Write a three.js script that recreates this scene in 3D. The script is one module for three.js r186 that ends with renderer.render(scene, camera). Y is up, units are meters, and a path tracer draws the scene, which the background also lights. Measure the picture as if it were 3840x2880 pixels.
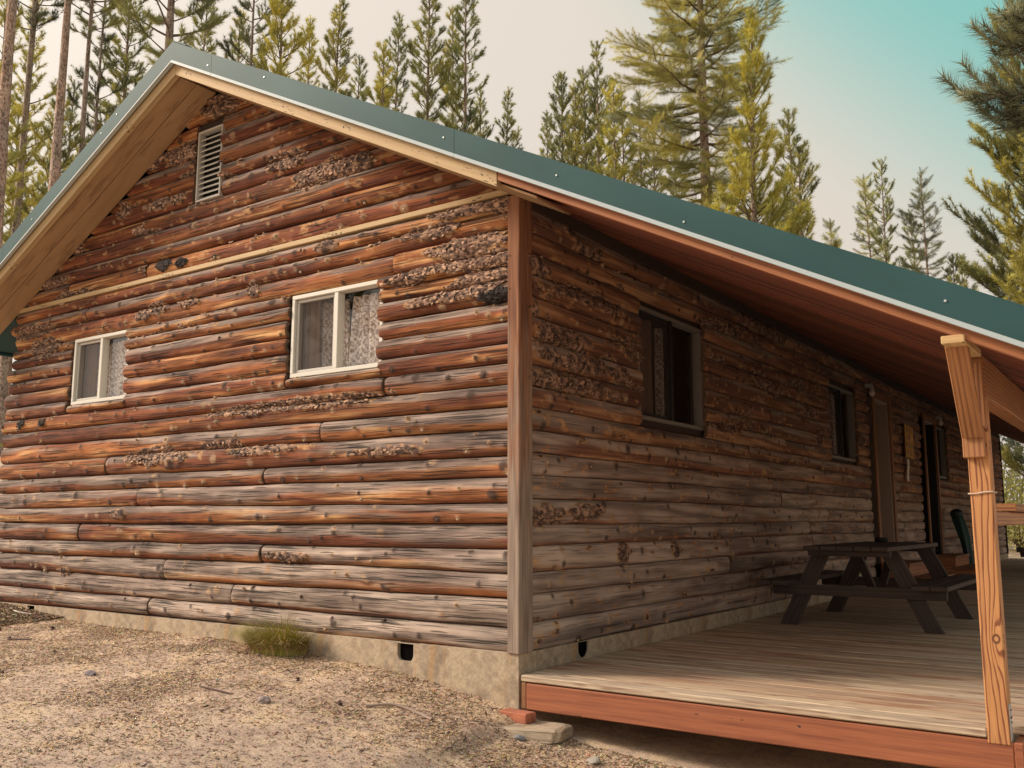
import * as THREE from 'three';
import { mergeGeometries } from 'three/addons/utils/BufferGeometryUtils.js';

// ---------------------------------------------------------------- camera, sky, sun, exposure
const scene = new THREE.Scene();
const camera = new THREE.PerspectiveCamera(45.05, 4 / 3, 0.1, 900);
camera.position.set(3.1607, 0.7777, 4.5784);
camera.rotation.order = 'YXZ';
camera.rotation.set(0.14576, 0.61193, 0.0006);

const renderer = new THREE.WebGLRenderer({ antialias: true });
renderer.toneMapping = THREE.LinearToneMapping;
renderer.toneMappingExposure = 1.60;
renderer.shadowMap.enabled = true;

const SUN = new THREE.Vector3(-0.80, 0.62, 0.46).normalize();
const sunAz = new THREE.Vector2(SUN.x, SUN.z).normalize();
{
  const W = 512, H = 256, data = new Float32Array(W * H * 4);
  const ss = (a, b, x) => { x = Math.min(1, Math.max(0, (x - a) / (b - a))); return x * x * (3 - 2 * x); };
  const beige = [0.452, 0.408, 0.358], teal = [0.122, 0.340, 0.316];
  for (let j = 0; j < H; j++) for (let i = 0; i < W; i++) {
    const el = ((j + 0.5) / H - 0.5) * Math.PI, az = ((i + 0.5) / W - 0.5) * 2 * Math.PI;
    const ce = Math.cos(el), d = [ce * Math.cos(az), Math.sin(el), ce * Math.sin(az)];
    const c = Math.cos(az) * sunAz.x + Math.sin(az) * sunAz.y;
    const e = Math.max(0, el);
    const k = 2.4 * Math.min(0.5, -c) + 3.0 * (Math.min(e, 0.62) - 0.30);
    const t = 0.92 * ss(0.60, 1.5, k) * (1 - 0.88 * ss(0.42, 0.85, -c));  // teal fades back to beige beyond the right, shaped to warm the porch
    const dot = d[0] * SUN.x + d[1] * SUN.y + d[2] * SUN.z;
    const glow = 1.6 * Math.exp(-(1 - dot) * 7.0) + 0.30 * Math.exp(-(1 - dot) * 2.2);   // haze brightens towards the sun
    const o = (j * W + i) * 4;
    for (let q = 0; q < 3; q++) {
      let v = beige[q] * (1 - t) + teal[q] * t; v += ([0.34, 0.42, 0.52][q] - v) * ss(0.55, 1.2, el);
      v += glow * [1.0, 0.87, 0.74][q] * 0.62;
      if (el < 0) v = v * 0.35 + [0.12, 0.09, 0.06][q];
      data[o + q] = v;
    }
    data[o + 3] = 1;
  }
  const tex = new THREE.DataTexture(data, W, H, THREE.RGBAFormat, THREE.FloatType);
  tex.mapping = THREE.EquirectangularReflectionMapping; tex.magFilter = THREE.LinearFilter; tex.minFilter = THREE.LinearFilter;
  tex.wrapS = THREE.RepeatWrapping; tex.needsUpdate = true;
  scene.background = tex; scene.environment = tex;
}
const sun = new THREE.DirectionalLight(new THREE.Color().setRGB(1.0, 0.84, 0.68), 2.7);
sun.position.copy(SUN).multiplyScalar(90).add(new THREE.Vector3(-4, 0, -8));
sun.target.position.set(-4, 0, -8);
sun.castShadow = true; sun.shadow.radius = 26; sun.shadow.mapSize.set(4096, 4096);
Object.assign(sun.shadow.camera, { left: -60, right: 60, top: 60, bottom: -60, near: 1, far: 220 });
scene.add(sun, sun.target);

// ---------------------------------------------------------------- helpers
const rng = s => { let a = s >>> 0; return () => { a = (a + 0x6D2B79F5) | 0; let t = Math.imul(a ^ (a >>> 15), 1 | a); t = (t + Math.imul(t ^ (t >>> 7), 61 | t)) ^ t; return ((t ^ (t >>> 14)) >>> 0) / 4294967296; }; };
const hash = (x, y, s) => { let h = Math.imul(x | 0, 374761393) ^ Math.imul(y | 0, 668265263) ^ Math.imul(s | 0, 2147483647 - 1274126177); h = Math.imul(h ^ (h >>> 13), 1274126177); h = Math.imul(h ^ (h >>> 16), 2246822519); return ((h ^ (h >>> 15)) >>> 0) / 4294967296; };
function noise(x, y, s = 0, px = 0, py = 0) {
  const xi = Math.floor(x), yi = Math.floor(y); let fx = x - xi, fy = y - yi;
  fx = fx * fx * (3 - 2 * fx); fy = fy * fy * (3 - 2 * fy);
  let x0 = xi, x1 = xi + 1, y0 = yi, y1 = yi + 1;
  if (px) { x0 = ((x0 % px) + px) % px; x1 = ((x1 % px) + px) % px; }
  if (py) { y0 = ((y0 % py) + py) % py; y1 = ((y1 % py) + py) % py; }
  const a = hash(x0, y0, s), b = hash(x1, y0, s), c = hash(x0, y1, s), d = hash(x1, y1, s);
  return a + (b - a) * fx + (c - a + (a - b - c + d) * fx) * fy;
}
const fbm = (x, y, s = 0) => 0.55 * noise(x, y, s) + 0.29 * noise(x * 2.1, y * 2.1, s + 1) + 0.16 * noise(x * 4.3, y * 4.3, s + 2);
const sm = (a, b, x) => { x = Math.min(1, Math.max(0, (x - a) / (b - a))); return x * x * (3 - 2 * x); };
const mix = (a, b, t) => [a[0] + (b[0] - a[0]) * t, a[1] + (b[1] - a[1]) * t, a[2] + (b[2] - a[2]) * t];
const clamp = (x, a, b) => Math.min(b, Math.max(a, x));
const toS = v => { v = clamp(v, 0, 1); return 255 * (v <= 0.0031308 ? 12.92 * v : 1.055 * Math.pow(v, 1 / 2.4) - 0.055); };

function texture(w, h, fn, srgb = true) {
  const d = new Uint8Array(w * h * 4);
  for (let j = 0; j < h; j++) for (let i = 0; i < w; i++) {
    const c = fn(i / w, j / h), o = (j * w + i) * 4;
    d[o] = toS(c[0]); d[o + 1] = toS(c[1]); d[o + 2] = toS(c[2]); d[o + 3] = 255;
  }
  const t = new THREE.DataTexture(d, w, h); t.wrapS = t.wrapT = THREE.RepeatWrapping;
  t.magFilter = THREE.LinearFilter; t.minFilter = THREE.LinearMipmapLinearFilter; t.generateMipmaps = true;
  if (srgb) t.colorSpace = THREE.SRGBColorSpace; t.needsUpdate = true; return t;
}
// wood: grain along U.  One tile is 2 m x 0.5 m.
function woodTex(o) {
  const { light, dark, seed = 1, streak = 1, rings = 10, ringAmt = 0.5, stain = null, stainAmt = 0, flecks = 0, knots = 3, w = 1024, h = 512 } = o;
  const r = rng(seed), K = [];
  for (let i = 0; i < knots; i++) K.push([r(), r(), 0.012 + 0.014 * r()]);
  return texture(w, h, (u, v) => {
    let vv = v + 0.020 * (noise(u * 4, v * 4, seed, 4, 4) - 0.5), kd = 0;
    for (const [ku, kv, kr] of K) {
      let du = u - ku; du -= Math.round(du); let dv = v - kv; dv -= Math.round(dv);
      const q = Math.hypot(du * 4 / 2.2, dv) / kr;
      vv += Math.sign(dv || 1) * -0.018 * Math.exp(-q * q * 0.25); kd = Math.max(kd, sm(1.1, 0.5, q));
    }
    const ph = vv * rings + 1.3 * noise(u * 3, v * 6, seed + 3, 3, 6);
    const rg = Math.pow(0.5 + 0.5 * Math.sin(ph * 6.283), 3);
    const st = noise(u * 10, vv * 90, seed + 5, 10, 90) * 0.6 + noise(u * 28, vv * 190, seed + 6, 28, 190) * 0.4;
    const big = noise(u * 5, v * 4, seed + 8, 5, 4);
    let t = clamp(0.15 + ringAmt * rg + streak * (st - 0.45) + 0.35 * (big - 0.5), 0, 1);
    let c = mix(light, dark, t);
    if (stain) { const m = sm(0.62 - 0.25 * stainAmt, 0.78, noise(u * 7, v * 10, seed + 11, 7, 10) * 0.6 + noise(u * 24, v * 60, seed + 12, 24, 60) * 0.4); c = mix(c, stain, m * 0.8); }
    if (flecks) { const m = noise(u * 90, v * 60, seed + 15, 90, 60) * 0.5 + noise(u * 20, v * 14, seed + 16, 20, 14) * 0.5; if (m > 1 - flecks) c = mix(c, [0.05, 0.03, 0.02], sm(1 - flecks, 1 - flecks + 0.05, m)); }
    if (kd) c = mix(c, [0.07, 0.03, 0.015], kd * 0.8);
    return c;
  });
}
const mat = (color, rough = 0.85, map = null, extra = {}) => { const m = new THREE.MeshStandardMaterial({ roughness: rough, map, ...extra }); if (Array.isArray(color)) m.color.setRGB(...color); else m.color.set(color); return m; };

// chamfered box, uv in metres / tile, grain along the given axis
function cbox(w, h, d, grain = 'x', ch = 0.004, ou = 0, ov = 0) {
  const H = [w / 2, h / 2, d / 2], P = [], N = [], U = [], G = 'xyz'.indexOf(grain);
  ch = Math.min(ch, w * 0.3, h * 0.3, d * 0.3);
  const put = (p, n) => {
    P.push(...p); N.push(...n);
    let k = 0; for (let i = 1; i < 3; i++) if (Math.abs(n[i]) > Math.abs(n[k]) + 0.01) k = i;
    const ax = [0, 1, 2].filter(i => i !== k); let a, b;
    if (ax.includes(G)) { a = G; b = ax.find(i => i !== G); } else { a = ax[0]; b = ax[1]; }
    U.push(p[a] / 2 + ou, (p[b] + H[b] * 0.3 * k) / 0.5 + ov);
  };
  const tri = (a, b, c, n) => { const e1 = [b[0] - a[0], b[1] - a[1], b[2] - a[2]], e2 = [c[0] - a[0], c[1] - a[1], c[2] - a[2]]; const x = e1[1] * e2[2] - e1[2] * e2[1], y = e1[2] * e2[0] - e1[0] * e2[2], z = e1[0] * e2[1] - e1[1] * e2[0]; if (x * n[0] + y * n[1] + z * n[2] < 0) { const t = b; b = c; c = t; } put(a, n); put(b, n); put(c, n); };
  const quad = (a, b, c, e, n) => { tri(a, b, c, n); tri(a, c, e, n); };
  for (let k = 0; k < 3; k++) for (const s of [-1, 1]) {
    const a = (k + 1) % 3, b = (k + 2) % 3, n = [0, 0, 0]; n[k] = s;
    const pt = (sa, sb) => { const p = [0, 0, 0]; p[k] = s * H[k]; p[a] = sa * (H[a] - ch); p[b] = sb * (H[b] - ch); return p; };
    quad(pt(-1, -1), pt(1, -1), pt(1, 1), pt(-1, 1), n);
  }
  const r2 = Math.SQRT1_2;
  for (let k = 0; k < 3; k++) { const a = (k + 1) % 3, b = (k + 2) % 3;
    for (const sa of [-1, 1]) for (const sb of [-1, 1]) {
      const n = [0, 0, 0]; n[a] = sa * r2; n[b] = sb * r2;
      const pt = (sk, w1) => { const p = [0, 0, 0]; p[k] = sk * (H[k] - ch); p[a] = sa * (H[a] - (w1 ? ch : 0)); p[b] = sb * (H[b] - (w1 ? 0 : ch)); return p; };
      quad(pt(-1, 0), pt(1, 0), pt(1, 1), pt(-1, 1), n);
    } }
  for (const sx of [-1, 1]) for (const sy of [-1, 1]) for (const sz of [-1, 1]) { const q = 0.57735, n = [sx * q, sy * q, sz * q];
    tri([sx * H[0], sy * (H[1] - ch), sz * (H[2] - ch)], [sx * (H[0] - ch), sy * H[1], sz * (H[2] - ch)], [sx * (H[0] - ch), sy * (H[1] - ch), sz * H[2]], n); }
  const g = new THREE.BufferGeometry();
  g.setAttribute('position', new THREE.Float32BufferAttribute(P, 3)); g.setAttribute('normal', new THREE.Float32BufferAttribute(N, 3)); g.setAttribute('uv', new THREE.Float32BufferAttribute(U, 2));
  return g;
}
const used = new Map();
const numbered = n => { const k = used.get(n) || 0; used.set(n, k + 1); return k ? `${n}_${String(k).padStart(3, '0')}` : n; };
function part(name, geo, m, parent, pos, rot) { const o = new THREE.Mesh(geo, m); o.name = name; if (pos) o.position.set(...pos); if (rot) o.rotation.set(...rot); parent.add(o); return o; }
function thing(name, label, category, pos = [0, 0, 0], ry = 0, group) { const g = new THREE.Group(); g.name = numbered(name); g.position.set(...pos); g.rotation.y = ry; g.userData = { label, category }; if (group) g.userData.group = group; scene.add(g); return g; }
function tagMesh(name, geo, m, label, category, group) { const o = new THREE.Mesh(geo, m); o.name = numbered(name); o.userData = { label, category }; if (group) o.userData.group = group; scene.add(o); return o; }
function struct(name, geo, m) { const o = new THREE.Mesh(geo, m); o.name = name; o.userData = { kind: 'structure' }; scene.add(o); return o; }
const R0 = rng(4711);
const pick = a => a[Math.floor(R0() * a.length)];

// ---------------------------------------------------------------- ground
const prof = [[-30, 0.25], [-8, 0.06], [-6.2, 0.0], [-5.6, -0.036], [-4.86, -0.088], [-4.1, -0.108], [-2.8, -0.104], [-1.75, -0.139], [-1.13, -0.168], [-0.7, -0.214], [0, -0.318], [0.12, -0.385], [0.5, -0.45], [1.5, -0.52], [3, -0.60], [30, -0.7]];
function profile(x) { if (x <= prof[0][0]) return prof[0][1]; for (let i = 1; i < prof.length; i++) if (x <= prof[i][0]) { const [a, b] = [prof[i - 1], prof[i]], t = (x - a[0]) / (b[0] - a[0]); return a[1] + (b[1] - a[1]) * t; } return prof[prof.length - 1][1]; }
function ground(x, z) {
  let y = profile(x);
  if (z > 0) y -= 0.05 * Math.min(z, 6); 
  y += 0.02 * (noise(x * 1.3 + 40, z * 1.3 + 40, 91) - 0.5) * sm(0.05, 0.5, Math.abs(z));
  const far = Math.max(0, -x - 9); y += 0.13 * far * sm(0, 12, far) * (1 - 0.35 * sm(20, 80, far));
  const back = Math.max(0, -z - 24); y += 0.03 * Math.min(back, 60);
  return y;
}
{
  const sand = texture(1024, 1024, (u, v) => {
    const a = noise(u * 9, v * 9, 31, 9, 9), b = noise(u * 40, v * 40, 32, 40, 40), c = noise(u * 190, v * 190, 33, 190, 190), e = noise(u * 420, v * 420, 34, 420, 420);
    let q = mix([0.60, 0.44, 0.31], [0.43, 0.305, 0.23], sm(0.2, 0.95, a * 0.45 + b * 0.55));
    q = mix(q, [0.66, 0.485, 0.30], sm(0.62, 0.8, noise(u * 13, v * 17, 35, 13, 17)) * 0.6);
    const k = 0.52 + 0.62 * c + 0.34 * e; q = q.map(x => x * k);
    if (c * 0.5 + e * 0.5 > 0.74) q = mix(q, [0.10, 0.06, 0.05], 0.6);
    return q;
  });
  const mk = (xs, zs, name, uvk, m) => {
    const P = [], U = [], I = []; const nx = xs.length, nz = zs.length;
    for (let j = 0; j < nz; j++) for (let i = 0; i < nx; i++) {
      const x = xs[i], z = zs[j]; let y = ground(x, z);
      if (uvk > 0.4) y += 0.010 * (fbm(x * 9, z * 9, 77) - 0.5) + 0.007 * (noise(x * 31, z * 31, 78) - 0.5);
      P.push(x, y, z); U.push(x * uvk, z * uvk);
    }
    for (let j = 0; j < nz - 1; j++) for (let i = 0; i < nx - 1; i++) { const a = j * nx + i; I.push(a, a + nx, a + 1, a + 1, a + nx, a + nx + 1); }
    const g = new THREE.BufferGeometry(); g.setAttribute('position', new THREE.Float32BufferAttribute(P, 3)); g.setAttribute('uv', new THREE.Float32BufferAttribute(U, 2)); g.setIndex(I); g.computeVertexNormals();
    return struct(name, g, m);
  };
  const lin = (a, b, n) => Array.from({ length: n }, (_, i) => a + (b - a) * i / (n - 1));
  const m = mat([1, 1, 1], 0.97, sand);
  const grow = (a, b, n, p) => lin(0, 1, n).map(t => a + (b - a) * Math.pow(t, p));
  const xs = [...grow(-400, -8, 40, 0.35).slice(0, -1), ...lin(-8, 4.2, 310), ...grow(400, 4.2, 40, 0.35).reverse().slice(1)];
  const zs = [...grow(-400, -0.4, 48, 0.3).slice(0, -1), ...lin(-0.4, 4.0, 130), ...grow(400, 4.0, 24, 0.35).reverse().slice(1)];
  mk(xs, zs, 'ground', 0.55, m);
}

// ---------------------------------------------------------------- materials
const T = {
  deckA: woodTex({ light: [0.66, 0.50, 0.34], dark: [0.30, 0.205, 0.14], seed: 11, rings: 16, ringAmt: 0.35, streak: 1.0, stain: [0.25, 0.135, 0.085], stainAmt: 0.5, knots: 2 }),
  deckB: woodTex({ light: [0.58, 0.42, 0.29], dark: [0.25, 0.165, 0.12], seed: 12, rings: 20, ringAmt: 0.3, streak: 1.1, stain: [0.30, 0.15, 0.09], stainAmt: 0.7, knots: 2 }),
  rim: woodTex({ light: [0.37, 0.125, 0.055], dark: [0.19, 0.052, 0.025], seed: 21, rings: 9, ringAmt: 0.35, streak: 0.8, flecks: 0.14, knots: 3 }),
  tan: woodTex({ light: [0.55, 0.40, 0.215], dark: [0.36, 0.23, 0.11], seed: 31, rings: 8, ringAmt: 0.3, streak: 0.6, flecks: 0.2, knots: 0 }),
  ply: woodTex({ light: [0.44, 0.285, 0.155], dark: [0.33, 0.20, 0.10], seed: 32, rings: 4, ringAmt: 0.3, streak: 0.35, knots: 0, stain: [0.26, 0.15, 0.08], stainAmt: 0.3 }),
  redboard: woodTex({ light: [0.42, 0.17, 0.072], dark: [0.19, 0.062, 0.028], seed: 41, rings: 10, ringAmt: 0.5, streak: 0.9, flecks: 0.12, knots: 3 }),
  ceil: woodTex({ light: [0.26, 0.088, 0.050], dark: [0.13, 0.040, 0.026], seed: 42, rings: 14, ringAmt: 0.4, streak: 0.9, knots: 4 }),
  table: woodTex({ light: [0.085, 0.056, 0.045], dark: [0.024, 0.018, 0.017], seed: 51, rings: 14, ringAmt: 0.3, streak: 1.0, knots: 2 }),
  cedar: woodTex({ light: [0.44, 0.205, 0.082], dark: [0.17, 0.058, 0.022], seed: 61, rings: 26, ringAmt: 0.6, streak: 0.6, knots: 2 }),
};
// the porch post has wide cathedral grain: pale orange early wood, dark red late wood
const postTex = texture(256, 2048, (u, v) => {
  const y = v * 2.0, x = (u - 0.5) * 0.09;
  let w = 0; for (const [ky, kx, s] of [[0.44, 0.018, 1], [1.28, 0.02, 1], [1.70, -0.03, 0.5]]) { const dy = (y - ky), dx = x - kx; w += s * 0.020 * Math.exp(-(dx * dx) / 0.0006 - dy * dy / 0.012); }
  const f = Math.abs(x + 0.012 + 0.010 * Math.sin(y * 3.1) + 0.006 * noise(y * 3, x * 30, 7)) * 9 + 0.22 * Math.sin(y * 2.2 + 0.6) + 0.14 * noise(y * 2.5, 4.3, 8) + w * 18 + 0.05 * noise(y * 12, x * 120, 9);
  const ph = f * 5.2, fr = ph - Math.floor(ph);
  const late = sm(0.62, 0.80, fr) * (1 - sm(0.93, 1.0, fr));
  let c = mix([0.56, 0.275, 0.105], [0.47, 0.20, 0.072], fr);
  c = mix(c, [0.20, 0.060, 0.026], late * 0.92);
  const s = 0.82 + 0.36 * noise(y * 9, x * 900, 10); c = c.map(q => q * s);
  for (const [ky, kx] of [[0.44, 0.018], [1.28, 0.02]]) { const q = Math.hypot((y - ky) * 0.75, x - kx) / 0.013; if (q < 1.5) c = q < 0.75 ? mix([0.55, 0.30, 0.13], [0.40, 0.17, 0.06], sm(0.2, 0.75, q)) : mix([0.11, 0.035, 0.015], c, sm(0.95, 1.5, q)); }
  return c;
});
// corner post: grey weathered wood that keeps its brown stain further up
const cornerTex = texture(256, 1024, (u, v) => {
  const s = 0.70 + 0.45 * noise(u * 60, v * 10, 17) + 0.25 * noise(u * 140, v * 40, 18);
  const m = sm(0.22, 0.75, v + 0.5 * (fbm(u * 7, v * 9, 19) - 0.5) + 0.25 * (noise(u * 40, v * 12, 20) - 0.5));
  const grey = mix([0.37, 0.285, 0.22], [0.20, 0.145, 0.115], noise(u * 18, v * 16, 22)), br = mix([0.31, 0.145, 0.075], [0.155, 0.065, 0.038], noise(u * 14, v * 11, 23));
  return mix(grey, br, m).map(q => q * s);
});
const concrete = texture(512, 512, (u, v) => {
  const a = noise(u * 6, v * 6, 81, 6, 6), b = noise(u * 24, v * 24, 82, 24, 24), c = noise(u * 90, v * 90, 83, 90, 90), d = noise(u * 30, v * 4, 84, 30, 4);
  let q = mix([0.46, 0.36, 0.255], [0.28, 0.215, 0.155], sm(0.25, 0.8, 0.55 * a + 0.45 * b)); q = mix(q, [0.42, 0.255, 0.125], sm(0.5, 0.85, d * 0.6 + a * 0.4) * 0.7);
  return q.map(x => x * (0.8 + 0.35 * c));
});
const greenTex = texture(512, 256, (u, v) => { const a = noise(u * 4, v * 3, 91, 4, 3), b = noise(u * 11, v * 7, 92, 11, 7), c = noise(u * 160, v * 120, 93, 160, 120); const k = 0.88 + 0.16 * a + 0.10 * b; let q = [0.032 * k, 0.084 * k, 0.088 * k]; if (c > 0.985) q = mix(q, [0.30, 0.32, 0.30], 0.3); return q; });
const M = {
  deck: [mat([1, 1, 1], 0.8, T.deckA), mat([0.88, 0.87, 0.86], 0.82, T.deckB), mat([1.0, 0.97, 0.93], 0.8, T.deckB), mat([0.90, 0.93, 0.97], 0.82, T.deckA), mat([0.78, 0.77, 0.78], 0.82, T.deckA)],
  rim: mat([1, 1, 1], 0.6, T.rim), tan: mat([1, 1, 1], 0.7, T.tan), ply: mat([1, 1, 1], 0.75, T.ply), red: mat([1, 1, 1], 0.7, T.redboard),
  ceil: [mat([1, 1, 1], 0.75, T.ceil), mat([0.82, 0.8, 0.8], 0.75, T.ceil), mat([1.35, 1.25, 1.15], 0.75, T.ceil), mat([0.62, 0.6, 0.6], 0.75, T.ceil), mat([1.0, 0.9, 0.85], 0.75, T.ceil)],
  table: mat([1, 1, 1], 0.75, T.table), cedar: mat([1, 1, 1], 0.65, T.cedar), post: mat([1, 1, 1], 0.65, postTex), corner: mat([1, 1, 1], 0.88, cornerTex),
  concrete: mat([1, 1, 1], 0.95, concrete), green: new THREE.MeshPhysicalMaterial({ color: 0xffffff, map: greenTex, bumpMap: greenTex, bumpScale: 0.010, roughness: 0.55, specularIntensity: 0.3 }), drip: mat([0.42, 0.47, 0.47], 0.35),
  vinyl: mat([0.66, 0.63, 0.56], 0.45), vinylIn: mat([0.50, 0.47, 0.42], 0.5), galv: mat([0.55, 0.58, 0.58], 0.35, null, { metalness: 0.6 }), chrome: mat([0.8, 0.78, 0.74], 0.18, null, { metalness: 0.9 }),
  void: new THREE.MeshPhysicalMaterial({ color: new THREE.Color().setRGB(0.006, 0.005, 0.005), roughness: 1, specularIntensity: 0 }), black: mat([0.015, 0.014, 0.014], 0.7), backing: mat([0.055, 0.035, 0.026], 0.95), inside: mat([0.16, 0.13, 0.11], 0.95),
  vinylInShade: mat([0.22, 0.20, 0.18], 0.5), pale: mat([1.25, 1.2, 1.1], 0.7, T.tan), taupe: mat([0.34, 0.26, 0.215], 0.6), brownpaint: mat([0.60, 0.42, 0.33], 0.65, T.ply), rope: mat([0.62, 0.48, 0.38], 0.9),  // side-window frames: white vinyl with the porch shade put into its colour
  glass: new THREE.MeshPhysicalMaterial({ roughness: 0.02, transmission: 1, thickness: 0, ior: 1.5, color: 0xffffff }),
  screen: new THREE.MeshStandardMaterial({ color: 0x4a423e, roughness: 0.9, transparent: true, opacity: 0.42, side: THREE.DoubleSide }),
};

// ---------------------------------------------------------------- logs
const cracks = [0, 1, 2].map(k => { const r = rng(70 + k); return Array.from({ length: 44 }, () => [r(), r(), 0.12 + 0.50 * r() * r(), (r() - 0.5) * 0.14, 0.006 + 0.016 * r() * r(), r() * 99]); });
const grainTex = [0, 1, 2, 3, 4].map(n => { const k = n % 3, soft = n > 2; return texture(1024, 512, (u, v) => {
  const S = 200 + 20 * k; let vv = v + 0.03 * (noise(u * 4, v * 5, S + 1, 4, 5) - 0.5) + 0.010 * (noise(u * 12, v * 9, S + 11, 12, 9) - 0.5);
  const a = noise(u * 3, vv * 30, S + 2, 3, 30), b = noise(u * 7, vv * 84, S + 3, 7, 84), c = noise(u * 20, vv * 200, S + 4, 20, 200), w = noise(u * 4, vv * 9, S + 7, 4, 9);
  let q = 0.22 + 0.46 * a + 0.46 * b + 0.30 * c + 0.22 * w; q = clamp(q, 0.18, 1.45);
  for (const [u0, v0, l, sl, wd, sd] of cracks[k]) { let du = u - u0; du -= Math.floor(du); if (du > l) continue; let dv = v - v0 - sl * du - 0.012 * (noise(du * 9, sd, S + 6) - 0.5) - 0.004 * (noise(du * 40, sd, S + 8) - 0.5); dv -= Math.round(dv); const w = wd * Math.sin(Math.PI * du / l); if (Math.abs(dv) < w) q *= 0.22 + 0.45 * Math.abs(dv) / w; }
  const t = 0.5 + 0.5 * (noise(u * 9, vv * 26, S + 10, 9, 26) - 0.5);
  if (soft) q = 0.46 + 0.58 * q;
  return [q * (0.92 + 0.16 * t), q * (0.96 + 0.06 * t), q];
}); });
const logMats = grainTex.map(t => new THREE.MeshStandardMaterial({ vertexColors: true, map: t, bumpMap: t, bumpScale: 0.007, roughness: 0.93 }));
const C = { orange: [0.39, 0.143, 0.044], red: [0.195, 0.058, 0.027], deep: [0.085, 0.030, 0.019], pale: [0.62, 0.37, 0.165], greyA: [0.37, 0.285, 0.235], greyB: [0.16, 0.115, 0.10], bleachA: [0.50, 0.40, 0.325], bleachB: [0.25, 0.188, 0.155], bark: [0.060, 0.036, 0.030], flake: [0.46, 0.285, 0.19], endA: [0.20, 0.12, 0.075] };
const knobGeo = new THREE.SphereGeometry(1, 7, 4, 0, 6.2832, 0, 1.7).rotateX(Math.PI / 2);

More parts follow.
